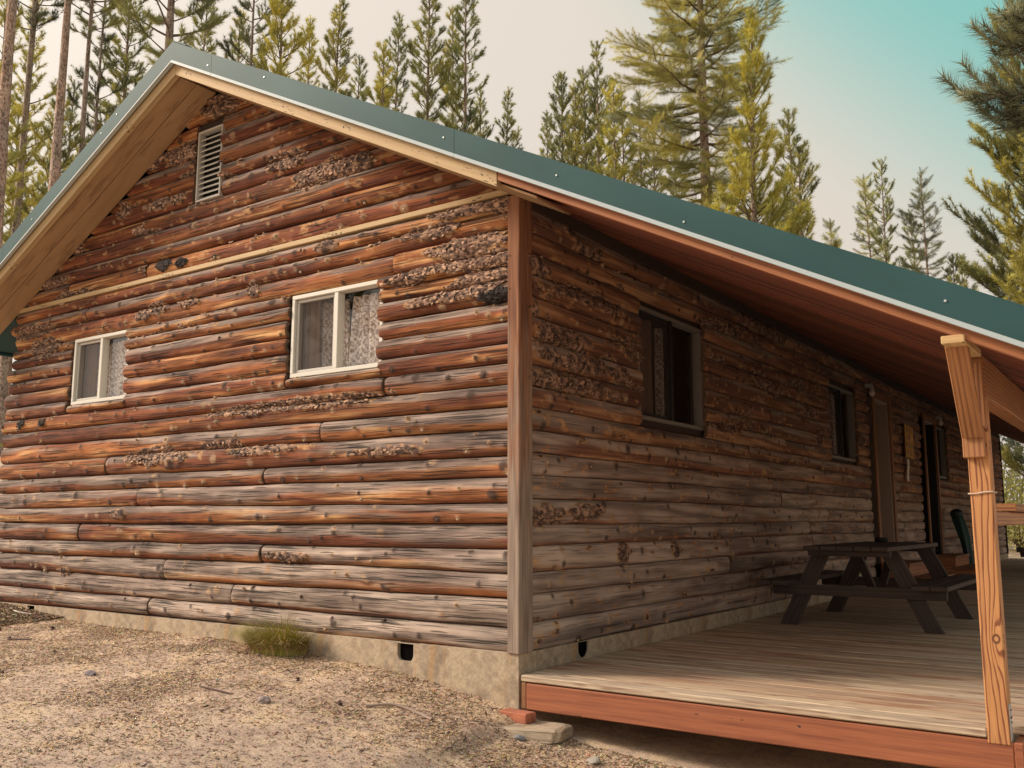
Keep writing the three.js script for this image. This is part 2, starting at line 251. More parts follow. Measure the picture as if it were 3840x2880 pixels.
// half log, x 0..L, y -h/2..h/2, bulging to +z
function logGeo(L, h, o) {
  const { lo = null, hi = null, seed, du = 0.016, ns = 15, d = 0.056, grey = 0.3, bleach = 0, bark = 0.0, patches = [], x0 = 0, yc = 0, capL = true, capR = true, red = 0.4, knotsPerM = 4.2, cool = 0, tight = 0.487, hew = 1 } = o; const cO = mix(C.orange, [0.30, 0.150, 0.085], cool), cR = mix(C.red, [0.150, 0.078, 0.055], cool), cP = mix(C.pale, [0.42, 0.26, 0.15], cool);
  const r = rng(seed * 7919 + 13), nu = Math.max(2, Math.ceil(L / du)), P = [], Co = [], U = [], I = [];
  const K = []; const nk = Math.round(L * knotsPerM * (0.6 + 0.8 * r()));
  for (let i = 0; i < nk; i++) K.push({ u: r() * L, t: (r() * 2 - 1) * 1.05, r: 0.012 + 0.016 * r() * r(), stub: r(), tone: r() });
  K.sort((a, b) => a.u - b.u);
  const tw = (r() - 0.5) * 0.05, arc = (h / 2 + d) * 1.15, ou = r() * 7, ov = r() * 5, gb = grey + (r() - 0.5) * 0.2, rb = red + (r() - 0.5) * 0.5, lum = 0.80 + 0.34 * r();
  const taper = (r() - 0.5) * 0.06, plates = [], r2 = rng(seed + 5);
  for (let i = 0; i <= nu; i++) {
    const u = L * i / nu, X = x0 + u;
    const rad = 1 + 0.05 * (noise(X * 0.9, seed, 301) - 0.5) * 2 + 0.025 * (noise(X * 4, seed, 302) - 0.5) * 2 + taper * (u / L - 0.5);
    const e = Math.min(u, L - u), er = (capL && u < 0.025) || (capR && L - u < 0.025) ? 0.90 + 0.10 * Math.sqrt(clamp(e / 0.025, 0, 1)) : 1;
    const off = 0.006 * (noise(X * 0.7, seed, 303) - 0.5);
    for (let j = 0; j <= ns; j++) {
      const th = -1.5708 + Math.PI * j / ns, sn = Math.sin(th), cs = Math.max(0, Math.cos(th)), s = (th + 1.5708) / Math.PI * arc;
      const yl = lo ? lo(X) - yc : -h / 2, yh = hi ? hi(X) - yc : h / 2;
      let yy = (yl + yh) / 2 + (yh - yl) * tight * Math.sign(sn) * Math.pow(Math.abs(sn), 1.12) * er + (lo ? 0 : off), zz = d * Math.pow(cs, 0.52) * rad * er + hew * cs * (0.012 * (noise(X * 5 + seed, s * 14, seed + 61) - 0.5) + 0.006 * (noise(X * 14, s * 40, seed + 62) - 0.5));
      let sg = s + tw * u + 0.012 * (noise(X * 2.0, s * 8, seed + 5) - 0.5), knot = 0, pale = 0, bump = 0;
      for (const k of K) { if (k.u < u - 0.12) continue; if (k.u > u + 0.12) break;
        const dv = (th - k.t) / Math.PI * arc, q = Math.hypot((u - k.u) / 1.5, dv) / k.r;
        if (q < 4) { const g = Math.exp(-q * q * 0.35); sg += Math.sign(dv || 1) * -0.35 * k.r * g; bump += 0.009 * g; if (q < 1.15) { knot = Math.max(knot, sm(1.15, 0.75, q)); pale = k.tone; } } }
      // colour of the wood itself
      const f1 = fbm(X * 0.8, sg * 16, seed + 20), f2 = noise(X * 1.1, sg * 42, seed + 21), f3 = noise(X * 2.4, sg * 64, seed + 22), f4 = fbm(X * 2.6, sg * 9, seed + 23);
      let wood = mix(cR, cO, clamp(sm(0.25, 0.72, f1 * 0.75 + f2 * 0.25) * 1.25 - rb * 0.7 + 0.12, 0, 1));
      wood = mix(wood, C.deep, sm(0.58, 0.85, f4 * 0.7 + f3 * 0.3) * (0.4 + 0.5 * rb));
      wood = mix(wood, cP, sm(0.60, 0.82, f1 * 0.6 + f3 * 0.4 + 0.1 * (noise(X * 1.1, sg * 5, seed + 27) - 0.4)) * 0.8);
      const gv = 0.66 * sn + 1.5 * (fbm(X * 0.55, sg * 8, seed + 24) - 0.5) + 0.5 * (f2 - 0.5) + gb * 1.5 - 0.55;
      const ga = sm(-0.05, 0.30, gv);
      let gr = mix(mix(C.greyA, C.bleachA, bleach), mix(C.greyB, C.bleachB, bleach), sm(0.35, 0.75, f4 * 0.5 + f2 * 0.5));
      gr = mix(gr, [0.10, 0.075, 0.066], sm(0.62, 0.80, fbm(X * 0.5, sg * 11, seed + 25)) * 0.6);
      let c = mix(wood, gr, ga * 0.93);
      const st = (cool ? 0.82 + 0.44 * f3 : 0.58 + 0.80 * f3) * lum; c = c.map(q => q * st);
      // bark that is still on the log
      let bm = bark > 0 ? sm(1 - bark, 1 - bark + 0.12, fbm(X * 1.3 + 5, s * 5 + seed, seed + 30) * 1.15) * 0.9 - 0.3 : -1, blk = 0;
      const rag = 1.1 * (fbm(X * 9, s * 30, seed + 31) - 0.5);
      for (const p of patches) { const q = Math.hypot((X - p[0]) / p[2], (yc + yy - p[1]) / p[3]); if (q < 1.7) { const m = 1.0 - q; if (m > bm) { bm = m; blk = p[4] || 0; } } }
      bm += rag;
      if (bm > 0 && cs > 0.05) {
        if (bm > 0.05 && r2() < du / 0.026) plates.push([u, th, blk]);
        const cell = 0.55 * noise(X * 34, s * 52, seed + 33) + 0.45 * noise(X * 75, s * 110, seed + 34);
        let b = mix(C.bark, C.flake, sm(0.40, 0.72, cell) * (blk ? 0.12 : 0.95)); if (blk) b = b.map(q => q * 0.45);
        const k = sm(0, 0.12, bm); c = mix(mix(c, C.pale, 0.8), b, k); bump += (0.003 + 0.020 * cell) * sm(0.02, 0.2, bm); knot *= 0.3;
      } else if (bm > -0.10 && cs > 0.05) c = mix(c, mix(C.pale, C.orange, f2), 0.55);
      if (knot) c = mix(c, pale > 0.5 ? [0.42, 0.27, 0.16] : [0.05, 0.03, 0.022], knot * 0.85);
      zz += bump * cs; yy += bump * sn * 0.5;
      P.push(u, yy, zz); Co.push(c[0], c[1], c[2]); U.push(X / 1.2 + ou, s / 0.28 + ov);
    }
  }
  const w = ns + 1;
  for (let i = 0; i < nu; i++) for (let j = 0; j < ns; j++) { const a = i * w + j; I.push(a, a + w, a + 1, a + 1, a + w, a + w + 1); }
  const cap = (i, flip) => {
    const b0 = P.length / 3, x = P[i * w * 3]; P.push(x + (flip ? 0.002 : -0.002), 0, d * 0.35); Co.push(...C.endA); U.push(0.2, 0.2);
    for (let j = 0; j <= ns; j++) { const q = (i * w + j) * 3; P.push(P[q], P[q + 1], P[q + 2]); const k = 0.6 + 0.5 * noise(j * 1.3, seed, 41); Co.push(C.endA[0] * k, C.endA[1] * k, C.endA[2] * k); U.push(0.2 + j * 0.01, 0.3); }
    for (let j = 0; j < ns; j++) flip ? I.push(b0, b0 + 1 + j, b0 + 2 + j) : I.push(b0, b0 + 2 + j, b0 + 1 + j);
  };
  if (capL) cap(0, false); if (capR) cap(nu, true);
  // plates of bark standing off the log
  for (const [pu, pt, blk] of plates) {
    const y = (h / 2) * Math.sign(Math.sin(pt)) * Math.pow(Math.abs(Math.sin(pt)), 1.12) + ((lo && hi) ? (lo(x0 + pu) + hi(x0 + pu)) / 2 - yc : 0), z = d * Math.pow(Math.cos(pt), 0.52) + 0.006 + 0.014 * r2(), ny = Math.sin(pt) * 0.7, nz = Math.cos(pt), k = 0.55 + 0.8 * r2(), w = 0.010 + 0.020 * r2(), e = 0.006 + 0.011 * r2(), tx = (r2() - 0.5) * 0.9, ty = (r2() - 0.5) * 0.9, b0 = P.length / 3, N = 6, du0 = (r2() - 0.5) * du;
    const m = r2(), c = blk ? [0.03 * k, 0.024 * k, 0.022 * k] : m < 0.45 ? C.flake.map(v => v * k * (cool ? 0.7 : 1)) : m < 0.8 ? [0.20 * k, 0.115 * k, 0.085 * k] : [0.10 * k, 0.062 * k, 0.05 * k];
    P.push(pu + du0, y + ny * 0.004, z + 0.003); Co.push(...c); U.push(0.4, 0.4);
    for (let q = 0; q < N; q++) { const a = q / N * 6.283 + r2() * 0.5, rr = 0.7 + 0.5 * r2(), ax = Math.cos(a) * w * rr, ay = Math.sin(a) * e * rr, lift = ax * tx + ay * ty; P.push(pu + du0 + ax, y + ay * nz + lift * ny, z + lift * nz - ay * ny - 0.003); const kk = 0.75 + 0.4 * r2(); Co.push(c[0] * kk, c[1] * kk, c[2] * kk); U.push(0.4, 0.4); }
    for (let q = 0; q < N; q++) I.push(b0, b0 + 1 + q, b0 + 1 + (q + 1) % N);
  }
  // stubs of branches
  const kp = knobGeo.attributes.position, ki = knobGeo.index;
  for (const k of K) { if (k.stub > 0.62 || k.u < 0.03 || k.u > L - 0.03) continue;
    const b0 = P.length / 3, rr = k.r * (0.62 + 0.35 * k.stub), len = 0.010 + 0.020 * k.tone * k.tone, cx = k.u, cy = h * 0.5 * Math.sin(k.t), cz = d * Math.pow(Math.cos(k.t), 0.52) + 0.001, ny = Math.sin(k.t) * 0.6, nz = Math.cos(k.t);
    const cc = k.tone > 0.45 ? [0.46, 0.32, 0.21] : [0.085, 0.05, 0.036];
    for (let q = 0; q < kp.count; q++) { const a = kp.getX(q) * rr, b = kp.getY(q) * rr, e = kp.getZ(q) * len; P.push(cx + a, cy + b * nz + e * ny, cz + e * nz - b * ny); const z = 0.7 + 0.5 * noise(q, k.u * 50, 3); Co.push(cc[0] * z, cc[1] * z, cc[2] * z); U.push(0.1, 0.1); }
    for (let q = 0; q < ki.count; q++) I.push(b0 + ki.getX(q)); }
  const g = new THREE.BufferGeometry(); g.setAttribute('position', new THREE.Float32BufferAttribute(P, 3)); g.setAttribute('color', new THREE.Float32BufferAttribute(Co, 3)); g.setAttribute('uv', new THREE.Float32BufferAttribute(U, 2)); g.setIndex(I); g.computeVertexNormals();
  return g;
}

// ---------------------------------------------------------------- cabin
const RIDGE = -3.1, PEAK = 4.582, PITCH = 0.506, roofY = x => PEAK - PITCH * Math.abs(x - RIDGE);
const GW = 6.2, LW = 20.4;                       // gable wall is 6.2 m wide, side wall 20.4 m long
const cabin = thing('log_cabin', 'log cabin of weathered half logs with green metal roof and porch', 'cabin');
// openings: [x0, x1, y0, y1] in each wall's own frame
const gWin = [[1.108, 1.992, 1.826, 2.446], [4.088, 5.018, 1.820, 2.446]];
const gVent = [2.862, 3.185, 3.422, 4.045];
const lWin = [[1.685, 2.905, 1.540, 2.432], [6.53, 7.73, 1.515, 2.415], [12.80, 13.74, 1.515, 2.41]];
const lDoor = [[8.42, 9.22, 0.20, 2.43], [11.60, 12.42, 0.20, 2.41]];
function wallGeo(outline, holes, depth) {
  const s = new THREE.Shape(outline.map(p => new THREE.Vector2(...p)));
  for (const [a, b, c, d] of holes) { const h = new THREE.Path(); h.moveTo(a, c); h.lineTo(a, d); h.lineTo(b, d); h.lineTo(b, c); h.closePath(); s.holes.push(h); }
  return new THREE.ExtrudeGeometry(s, { depth, bevelEnabled: false }).translate(0, 0, -depth);
}
const gable = part('gable_wall', wallGeo([[0, 0], [GW - 0.095, 0], [GW - 0.095, 2.79], [GW / 2, 4.36], [0, 2.79]], [...gWin, gVent], 0.10), M.backing, cabin, [-GW, 0, -0.084]);
const sideWall = part('side_wall', wallGeo([[0.10, 0], [LW, 0], [LW, 2.86], [0.10, 2.86]], [...lWin, ...lDoor], 0.10), M.backing, cabin, [-0.084, 0, 0], [0, Math.PI / 2, 0]);
part('rear_wall', cbox(GW, 2.8, 0.1, 'x'), M.backing, cabin, [-GW / 2, 1.4, -LW + 0.05]);
part('far_side_wall', cbox(0.1, 2.8, LW - 0.4, 'z'), M.backing, cabin, [-GW + 0.12, 1.4, -LW / 2]);
part('floor', cbox(GW - 0.5, 0.06, LW - 0.4, 'x'), M.inside, cabin, [-GW / 2, 0.22, -LW / 2]);
part('loft_floor', cbox(GW - 0.5, 0.05, LW - 0.4, 'x'), M.inside, cabin, [-GW / 2, 2.72, -LW / 2]);
part('partition', cbox(GW - 0.6, 2.4, 0.06, 'x'), M.inside, cabin, [-GW / 2, 1.45, -3.6]);

const gPatch = [[-3.06, 4.22, 0.2, 0.067], [-3.54, 3.9, 0.17, 0.073], [-1.81, 3.35, 0.28, 0.073], [-2.23, 3.54, 0.17, 0.06], [-4.36, 3.55, 0.1, 0.053], [-3.83, 3.51, 0.13, 0.047], [-3.6, 3.5, 0.1, 0.033], [-3.34, 3.41, 0.1, 0.033], [-3.75, 2.95, 0.1, 0.047, 1], [-3.49, 2.93, 0.07, 0.033, 1], [-5.51, 3.05, 0.3, 0.04], [-5.24, 2.87, 0.27, 0.047], [-5.87, 2.61, 0.30, 0.055], [-5.59, 2.42, 0.23, 0.083], [-3.81, 2.57, 0.13, 0.04], [-4.01, 2.54, 0.1, 0.04], [-3.36, 2.57, 0.1, 0.033], [-2.55, 2.57, 0.06, 0.047], [-0.33, 2.8, 0.3, 0.057], [-0.72, 2.69, 0.2, 0.04], [-0.44, 2.54, 0.27, 0.053], [-0.27, 2.42, 0.20, 0.06], [-0.63, 2.43, 0.33, 0.033], [-0.29, 2.3, 0.25, 0.053], [-0.92, 2.4, 0.2, 0.033], [-0.18, 2.17, 0.13, 0.04, 1], [-0.59, 2.22, 0.33, 0.027], [-1.73, 2.77, 0.1, 0.04], [-1.97, 1.62, 0.57, 0.034], [-2.59, 1.61, 0.33, 0.03], [-5.91, 1.7, 0.05, 0.03, 1], [-5.52, 1.68, 0.05, 0.034, 1], [-3.69, 1.3, 0.40, 0.06], [-2.36, 1.3, 0.33, 0.027], [-4.17, 0.83, 0.1, 0.027], [-4.98, 0.32, 0.08, 0.027], [-2.06, 0.52, 0.2, 0.027], [-1.14, 1.23, 0.3, 0.027], [-2.85, 1.36, 0.2, 0.027]].map(p => [p[0] + GW, p[1], p[2] * 1.25, p[3] * 1.25, p[4]]);
const gSeams = [0.004, 0.148, 0.305, 0.463, 0.594, 0.752, 0.881, 1.034, 1.165, 1.325, 1.478, 1.612, 1.745, 1.870, 2.004, 2.131, 2.267, 2.360, 2.452, 2.600, 2.720, 2.818];
const gJoints = { 0: [2.5], 1: [3.54], 2: [2.68], 3: [3.85], 4: [1.4], 5: [], 6: [2.27], 7: [3.85], 8: [1.77], 9: [4.44], 11: [5.05], 18: [5.12], 19: [1.3], 16: [] };
let logSeed = 100;
// cut [a,b] by the spans that the openings take out of it
const cutSpan = (a, b, cuts) => { let segs = [[a, b]]; for (const [c, d] of cuts) segs = segs.flatMap(([p, q]) => d <= p || c >= q ? [[p, q]] : [[p, c], [d, q]].filter(s => s[1] - s[0] > 0.04)); return segs; };
const wander = (i, k) => X => (k[i] ?? 0) + 0.020 * (noise(X * 0.45 + i * 7.3, i * 3.1, 611) - 0.5) + 0.010 * (noise(X * 1.7 + i, i * 5.7, 612) - 0.5);
function course(parent, y0, y1, a, b, o) {
  const h = y1 - y0, yc = (y0 + y1) / 2; const { openings = [], joints = [], patches = [], dz = 0 } = o;
  let segs = cutSpan(a, b, openings.filter(w => w[2] < y1 - 0.05 && w[3] > y0 + 0.02).map(w => [w[0] - 0.012 - 0.05 * R0() * R0(), w[1] - 0.018 - 0.022 * R0()]));
  for (const j of joints) segs = segs.flatMap(([p, q]) => j > p + 0.3 && j < q - 0.3 ? [[p, j - 0.006], [j + 0.006, q]] : [[p, q]]);
  for (const [p, q] of segs) {
    const seed = logSeed++;
    const near = patches.filter(t => Math.abs(t[1] - yc) < t[3] * 1.8 + h / 2 && t[0] + t[2] * 1.8 > p && t[0] - t[2] * 1.8 < q);
    part('log', logGeo(q - p, h, { seed, lo: o.lo, hi: o.hi, patches: near, x0: p, yc, capL: true, capR: true, ...o.look(yc, p) }), logMats[o.soft ? 3 + seed % 2 : seed % 3], parent, [p, yc, dz + (o.soft ? 0.008 : 0.022) * (R0() - 0.5)]);
  }
}
for (let i = 0; i < gSeams.length - 1; i++) {
  const look = yc => ({ du: 0.016, ns: 15, grey: yc < 0.62 ? 0.72 : yc < 1.05 ? 0.50 : yc < 1.7 ? 0.34 : 0.26, bleach: yc < 0.32 ? 1 : yc < 0.62 ? 0.65 : 0.1, red: yc > 1.7 ? 0.55 : 0.35, bark: yc > 2.2 ? 0.10 : 0.0 });
  const left = -0.02 - 0.12 * R0() * (i > 3 ? 1 : 0.5) + (i > 15 ? 0.08 : 0);
  const opens = gWin.map(w => [w[0], w[1], w[2], w[3]]);
  if (i === 12) { // the course under both windows is cut down to a thin sill piece below each
    course(gable, gSeams[i], gSeams[i + 1], left, GW - 0.07, { openings: opens.map(w => [w[0] - 0.02, w[1] + 0.01, 1.6, 2.6]), patches: gPatch, look });
    for (const w of gWin) part('sill_log', logGeo(w[1] - w[0] + 0.02, w[2] - gSeams[i] - 0.004, { seed: logSeed++, x0: w[0], yc: 1.78, d: 0.074, ns: 10, ...look(0.7) }), logMats[1], gable, [w[0] - 0.012, (w[2] + gSeams[i]) / 2, 0]);
  } else course(gable, gSeams[i], gSeams[i + 1], left, GW - 0.07, { openings: opens, joints: gJoints[i] || [], patches: gPatch, look, lo: wander(i, gSeams), hi: wander(i + 1, gSeams) });
}
{ // gable triangle above the belt board
  let y = 2.866; const r = rng(5);
  while (y < 4.33) {
    const h = 0.122 + 0.03 * r(), half = (PEAK - 0.232 - y) / PITCH;
    if (half < 0.1) break;
    const look = () => ({ du: 0.017, ns: 14, grey: 0.24, red: 0.6, bark: r() < 0.35 ? 0.3 : 0.08 });
    course(gable, y, Math.min(y + h, 4.34), Math.max(0.02, GW / 2 - half), Math.min(GW - 0.06, GW / 2 + half), { openings: [[gVent[0] - 0.03, gVent[1] + 0.01, gVent[2], gVent[3]]], joints: y < 3 ? [0.95, 2.2] : [], patches: gPatch, look });
    y += h;
  }
}
const SW = 0.02;
const lSeams = [0.0, 0.165, 0.323, 0.461, 0.624, 0.757, 0.906, 1.06, 1.194, 1.347, 1.475, 1.607, 1.749, 1.91, 2.056, 2.191, 2.339, 2.47, 2.614, 2.752];
const lPatch = [[0.32, 0.80, 0.22, 0.07], [0.85, 0.83, 0.22, 0.05], [1.35, 0.55, 0.10, 0.07], [2.2, 0.56, 0.10, 0.07], [0.9, 2.30, 0.5, 0.06], [1.5, 2.05, 0.3, 0.06], [0.5, 1.97, 0.4, 0.07], [0.8, 1.82, 0.6, 0.06], [0.7, 1.67, 0.6, 0.07], [3.3, 1.6, 0.4, 0.05], [4.4, 2.1, 0.6, 0.06]];
for (let i = 0; i < lSeams.length - 1; i++) {
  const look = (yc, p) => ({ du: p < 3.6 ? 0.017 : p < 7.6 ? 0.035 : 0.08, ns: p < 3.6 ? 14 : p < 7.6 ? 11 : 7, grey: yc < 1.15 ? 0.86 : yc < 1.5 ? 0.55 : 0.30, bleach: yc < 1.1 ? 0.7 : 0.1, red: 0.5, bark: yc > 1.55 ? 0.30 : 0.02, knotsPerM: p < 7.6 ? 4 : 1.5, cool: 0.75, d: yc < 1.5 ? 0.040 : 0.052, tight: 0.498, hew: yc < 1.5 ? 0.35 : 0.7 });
  const r = rng(900 + i), J = [[4.3, 4.1, 3.3, 5.4, 4.9, 6.0][i % 6] + (i > 2 ? r() * 0.8 : 0), 9.3 + r(), 14 + 2 * r()];
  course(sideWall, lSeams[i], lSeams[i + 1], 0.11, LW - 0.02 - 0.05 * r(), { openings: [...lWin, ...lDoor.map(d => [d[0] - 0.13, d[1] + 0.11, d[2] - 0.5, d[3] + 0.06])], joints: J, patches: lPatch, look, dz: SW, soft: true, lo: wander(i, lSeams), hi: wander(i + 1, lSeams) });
}

// foundation with crawl-space vents
{
  const s = new THREE.Shape([[0, -1.2], [GW + 0.09, -1.2], [GW + 0.09, 0], [0, 0]].map(p => new THREE.Vector2(...p)));
  for (const [a, w, d, rnd] of [[GW + 0.09 - 0.945, 0.135, 0.112, 1], [0.78, 0.125, 0.11, 0]]) { const h = new THREE.Path(); h.moveTo(a, -0.004); h.lineTo(a + w, -0.004); if (rnd) { h.lineTo(a + w, -d + 0.05); h.quadraticCurveTo(a + w, -d, a + w - 0.045, -d); h.lineTo(a + 0.05, -d); h.quadraticCurveTo(a, -d, a, -d + 0.05); } else { h.lineTo(a + w, -d); h.lineTo(a, -d); } h.closePath(); s.holes.push(h); }
  const f = part('foundation', new THREE.ExtrudeGeometry(s, { depth: 0.19, bevelEnabled: false }), M.concrete, cabin, [-GW - 0.105, 0, -0.205]);
  const s2 = new THREE.Shape([[0.208, -1.2], [LW, -1.2], [LW, 0], [0.208, 0]].map(p => new THREE.Vector2(...p)));
  for (const a of [0.69]) { const h = new THREE.Path(); h.moveTo(a, -0.003); h.lineTo(a + 0.13, -0.003); h.lineTo(a + 0.13, -0.05); h.quadraticCurveTo(a + 0.12, -0.10, a + 0.065, -0.105); h.quadraticCurveTo(a + 0.01, -0.10, a, -0.05); h.closePath(); s2.holes.push(h); }
  part('foundation', new THREE.ExtrudeGeometry(s2, { depth: 0.19, bevelEnabled: false }), M.concrete, cabin, [-0.205, 0, 0], [0, Math.PI / 2, 0]);
  part('crawl_space_dark_panel', cbox(GW - 0.8, 0.5, 0.05, 'x'), M.black, cabin, [-GW / 2, -0.26, -0.9]);  // added black panel that keeps the space behind the vents dark
  part('vent_dark_plate', cbox(0.005, 0.13, 0.16, 'y'), M.void, cabin, [-0.030, -0.062, -0.755]); part('vent_dark_plate', cbox(0.16, 0.13, 0.005, 'x'), M.void, cabin, [-0.875, -0.062, -0.040]); part('vent_dark_plate', cbox(0.15, 0.13, 0.005, 'x'), M.void, cabin, [-5.46, -0.062, -0.040]);  // flat black plates standing in for the shade inside the vent holes
}
part('corner_post', (() => { const g = cbox(0.088, 2.80, 0.148, 'y', 0.005); const p = g.attributes.position, u = g.attributes.uv; for (let i = 0; i < p.count; i++) u.setXY(i, (p.getX(i) + p.getZ(i)) / 0.3 + 0.5, (p.getY(i) + 1.4) / 2.8); return g; })(), M.corner, cabin, [-0.044, 1.40, -0.074]);
part('belt_board', cbox(GW - 0.06, 0.040, 0.085, 'x', 0.004, 0.3), M.tan, cabin, [-GW / 2 - 0.03, 2.842, -0.052]);
part('corner_board', cbox(0.05, 2.8, 0.06, 'y'), M.green, cabin, [-GW - 0.0, 1.4, -0.20]);

part('gap_cover_board', cbox(0.05, 0.11, LW - 0.2, 'z'), M.backing, cabin, [-0.03, 2.80, -LW / 2]);  // added dark board that shuts off the bright gap under the ceiling
// ---- windows (frame mesh, with everything set in it as its children)
const lace = (() => { const W = 512, H = 512; return texture(W, H, (u, v) => {
  const a = noise(u * 40, v * 40, 401, 40, 40), b = noise(u * 70, v * 70, 402, 70, 70), f = Math.sin(u * 60 + 4 * noise(u * 9, v * 9, 403, 9, 9)) * Math.sin(v * 52 + 4 * noise(u * 8, v * 8, 404, 8, 8));
  const k = sm(0.3, 0.7, 0.4 * a + 0.3 * b + 0.3 * (0.5 + 0.5 * f)); return mix([0.30, 0.22, 0.19], [0.80, 0.71, 0.65], k); }); })();
const laceMat = mat([1, 1, 1], 0.95, lace, { side: THREE.DoubleSide });
const drapeMat = mat([0.34, 0.22, 0.17], 0.95, null, { side: THREE.DoubleSide });
function sheet(w, h, waves, amp, seed, gather = 0) { const nx = 48, ny = 10, g = new THREE.PlaneGeometry(w, h, nx, ny), p = g.attributes.position, uv = g.attributes.uv; for (let i = 0; i < p.count; i++) { const x = p.getX(i), y = p.getY(i), t = (y / h + 0.5); p.setZ(i, amp * (Math.sin(x / w * waves * 6.28 + seed + 0.6 * Math.sin(t * 2 + seed)) + 0.5 * Math.sin(x / w * waves * 2.7 * 6.28 + seed * 2))); p.setX(i, x * (1 - gather * t * t)); uv.setXY(i, x / 0.45 * 1.3, y / 0.45); } g.computeVertexNormals(); return g; }
function frameGeo(w, h, bar, depth) { return mergeGeometries([cbox(w, bar, depth, 'x').translate(0, h / 2 - bar / 2, 0), cbox(w, bar, depth, 'x').translate(0, -h / 2 + bar / 2, 0), cbox(bar, h - 2 * bar, depth, 'y').translate(-w / 2 + bar / 2, 0, 0), cbox(bar, h - 2 * bar, depth, 'y').translate(w / 2 - bar / 2, 0, 0)]); }
function windowPart([x0, x1, y0, y1], parent, zf, opt = {}) {
  const w = x1 - x0, h = y1 - y0, bar = 0.032, m = opt.mat || M.vinyl;
  const f = part('window', frameGeo(w, h, bar, 0.085), m, parent, [(x0 + x1) / 2, (y0 + y1) / 2, zf]);
  if (opt.label) f.userData.label = opt.label;
  part('mullion', cbox(0.042, h - 2 * bar, 0.07, 'y'), opt.sash || m, f, [0, 0, 0.004]);
  const sw = w / 2 - bar - 0.021, sh = h - 2 * bar, cx = -(sw / 2 + 0.021);
  part('sash', frameGeo(sw - 0.004, sh - 0.004, 0.024, 0.03), opt.sash || M.vinylIn, f, [cx, 0, 0.006]);
  part('insect_screen', new THREE.PlaneGeometry(sw - 0.05, sh - 0.05), M.screen, f, [cx, 0, 0.012]);
  part('pane', new THREE.PlaneGeometry(sw - 0.05, sh - 0.05), M.glass, f, [cx, 0, -0.006]);
  part('pane', new THREE.PlaneGeometry(sw, sh), M.glass, f, [-cx, 0, -0.012]);
  if (opt.curtain !== false) {
    part('curtain', sheet(w * 0.44, h - 0.06, 3, 0.014, opt.seed || 1, 0.10), laceMat, f, [-w * 0.22, -0.02, -0.12]);
    part('curtain', sheet(w * 0.46, h - 0.06, 4, 0.018, (opt.seed || 1) + 2, 0.16), laceMat, f, [w * 0.25, -0.02, -0.10]);
    part('drape', sheet(w * 0.16, h - 0.04, 2, 0.012, 3), drapeMat, f, [-w * 0.40, 0, -0.095]);
  } else { part('curtain', sheet(w * 0.20, h - 0.08, 1.5, 0.02, 4), laceMat, f, [w * 0.10, -0.03, -0.11]); part('curtain', sheet(w * 0.46, h - 0.06, 3, 0.016, 2), drapeMat, f, [-w * 0.24, 0, -0.12]); }
  return f;
}
const gFrame = new THREE.Group();
windowPart([gWin[0][0] - GW, gWin[0][1] - GW, gWin[0][2], gWin[0][3]], cabin, -0.092, { seed: 1 });
windowPart([gWin[1][0] - GW, gWin[1][1] - GW, gWin[1][2], gWin[1][3]], cabin, -0.092, { seed: 5 });
function sideAt(x, y, zOut) { return [zOut, y, -x]; }
lWin.forEach((w, i) => { const f = windowPart(w, cabin, 0, { seed: 8 + i, curtain: false, mat: M.vinylInShade, sash: M.black }); f.position.set(-0.100, (w[2] + w[3]) / 2, -(w[0] + w[1]) / 2); f.rotation.y = Math.PI / 2; });
{ // louvred attic vent
  const [x0, x1, y0, y1] = gVent, w = x1 - x0, h = y1 - y0;
  const v = part('gable_vent', frameGeo(w, h, 0.016, 0.07), M.vinylIn, cabin, [(x0 + x1) / 2 - GW, (y0 + y1) / 2, -0.06]);
  for (let i = 0; i < 12; i++) part('slat', cbox(w - 0.034, 0.004, 0.048, 'x', 0.001), M.vinyl, v, [0, -h / 2 + 0.030 + (h - 0.05) * i / 12, 0.004], [0.78, 0, 0]);
  part('vent_backing', cbox(w - 0.02, h - 0.02, 0.01, 'x'), M.black, v, [0, 0, -0.055]);
}
// ---- doors, recessed behind their casings
lDoor.forEach(([a, b, y0, y1], i) => {
  const w = b - a, h = y1 - y0, d = part('door', cbox(0.045, h, w, 'y'), i ? M.black : M.taupe, cabin, [-0.19, (y0 + y1) / 2, -(a + b) / 2]);
  d.userData.label = i ? 'dark second door deep in its frame' : 'taupe door deep in its brown frame';
  for (const s of [-1, 1]) part('casing', cbox(0.026, h + 0.09, 0.10, 'y', 0.004, s * 0.2), M.brownpaint, d, [0.215, 0.045, s * (w / 2 + 0.052)]);
  part('casing', cbox(0.024, 0.09, w, 'z'), M.brownpaint, d, [0.215, h / 2 + 0.045, 0]);
  for (const s of [-1, 1]) part('jamb', cbox(0.20, h, 0.02, 'y'), i ? M.black : M.taupe, d, [0.10, 0, s * (w / 2 - 0.008)]);
  part('head_jamb', cbox(0.20, 0.02, w - 0.04, 'z'), mat([0.42, 0.34, 0.28], 0.6), d, [0.10, h / 2 - 0.012, 0]);
  part('knob', new THREE.SphereGeometry(0.028, 12, 8), M.chrome, d, [0.07, -0.13 - 0.05 * i, w / 2 - 0.09]);
  part('deadbolt', new THREE.CylinderGeometry(0.024, 0.028, 0.03, 12).rotateZ(Math.PI / 2), M.chrome, d, [0.045, 0.04, w / 2 - 0.09]);
});

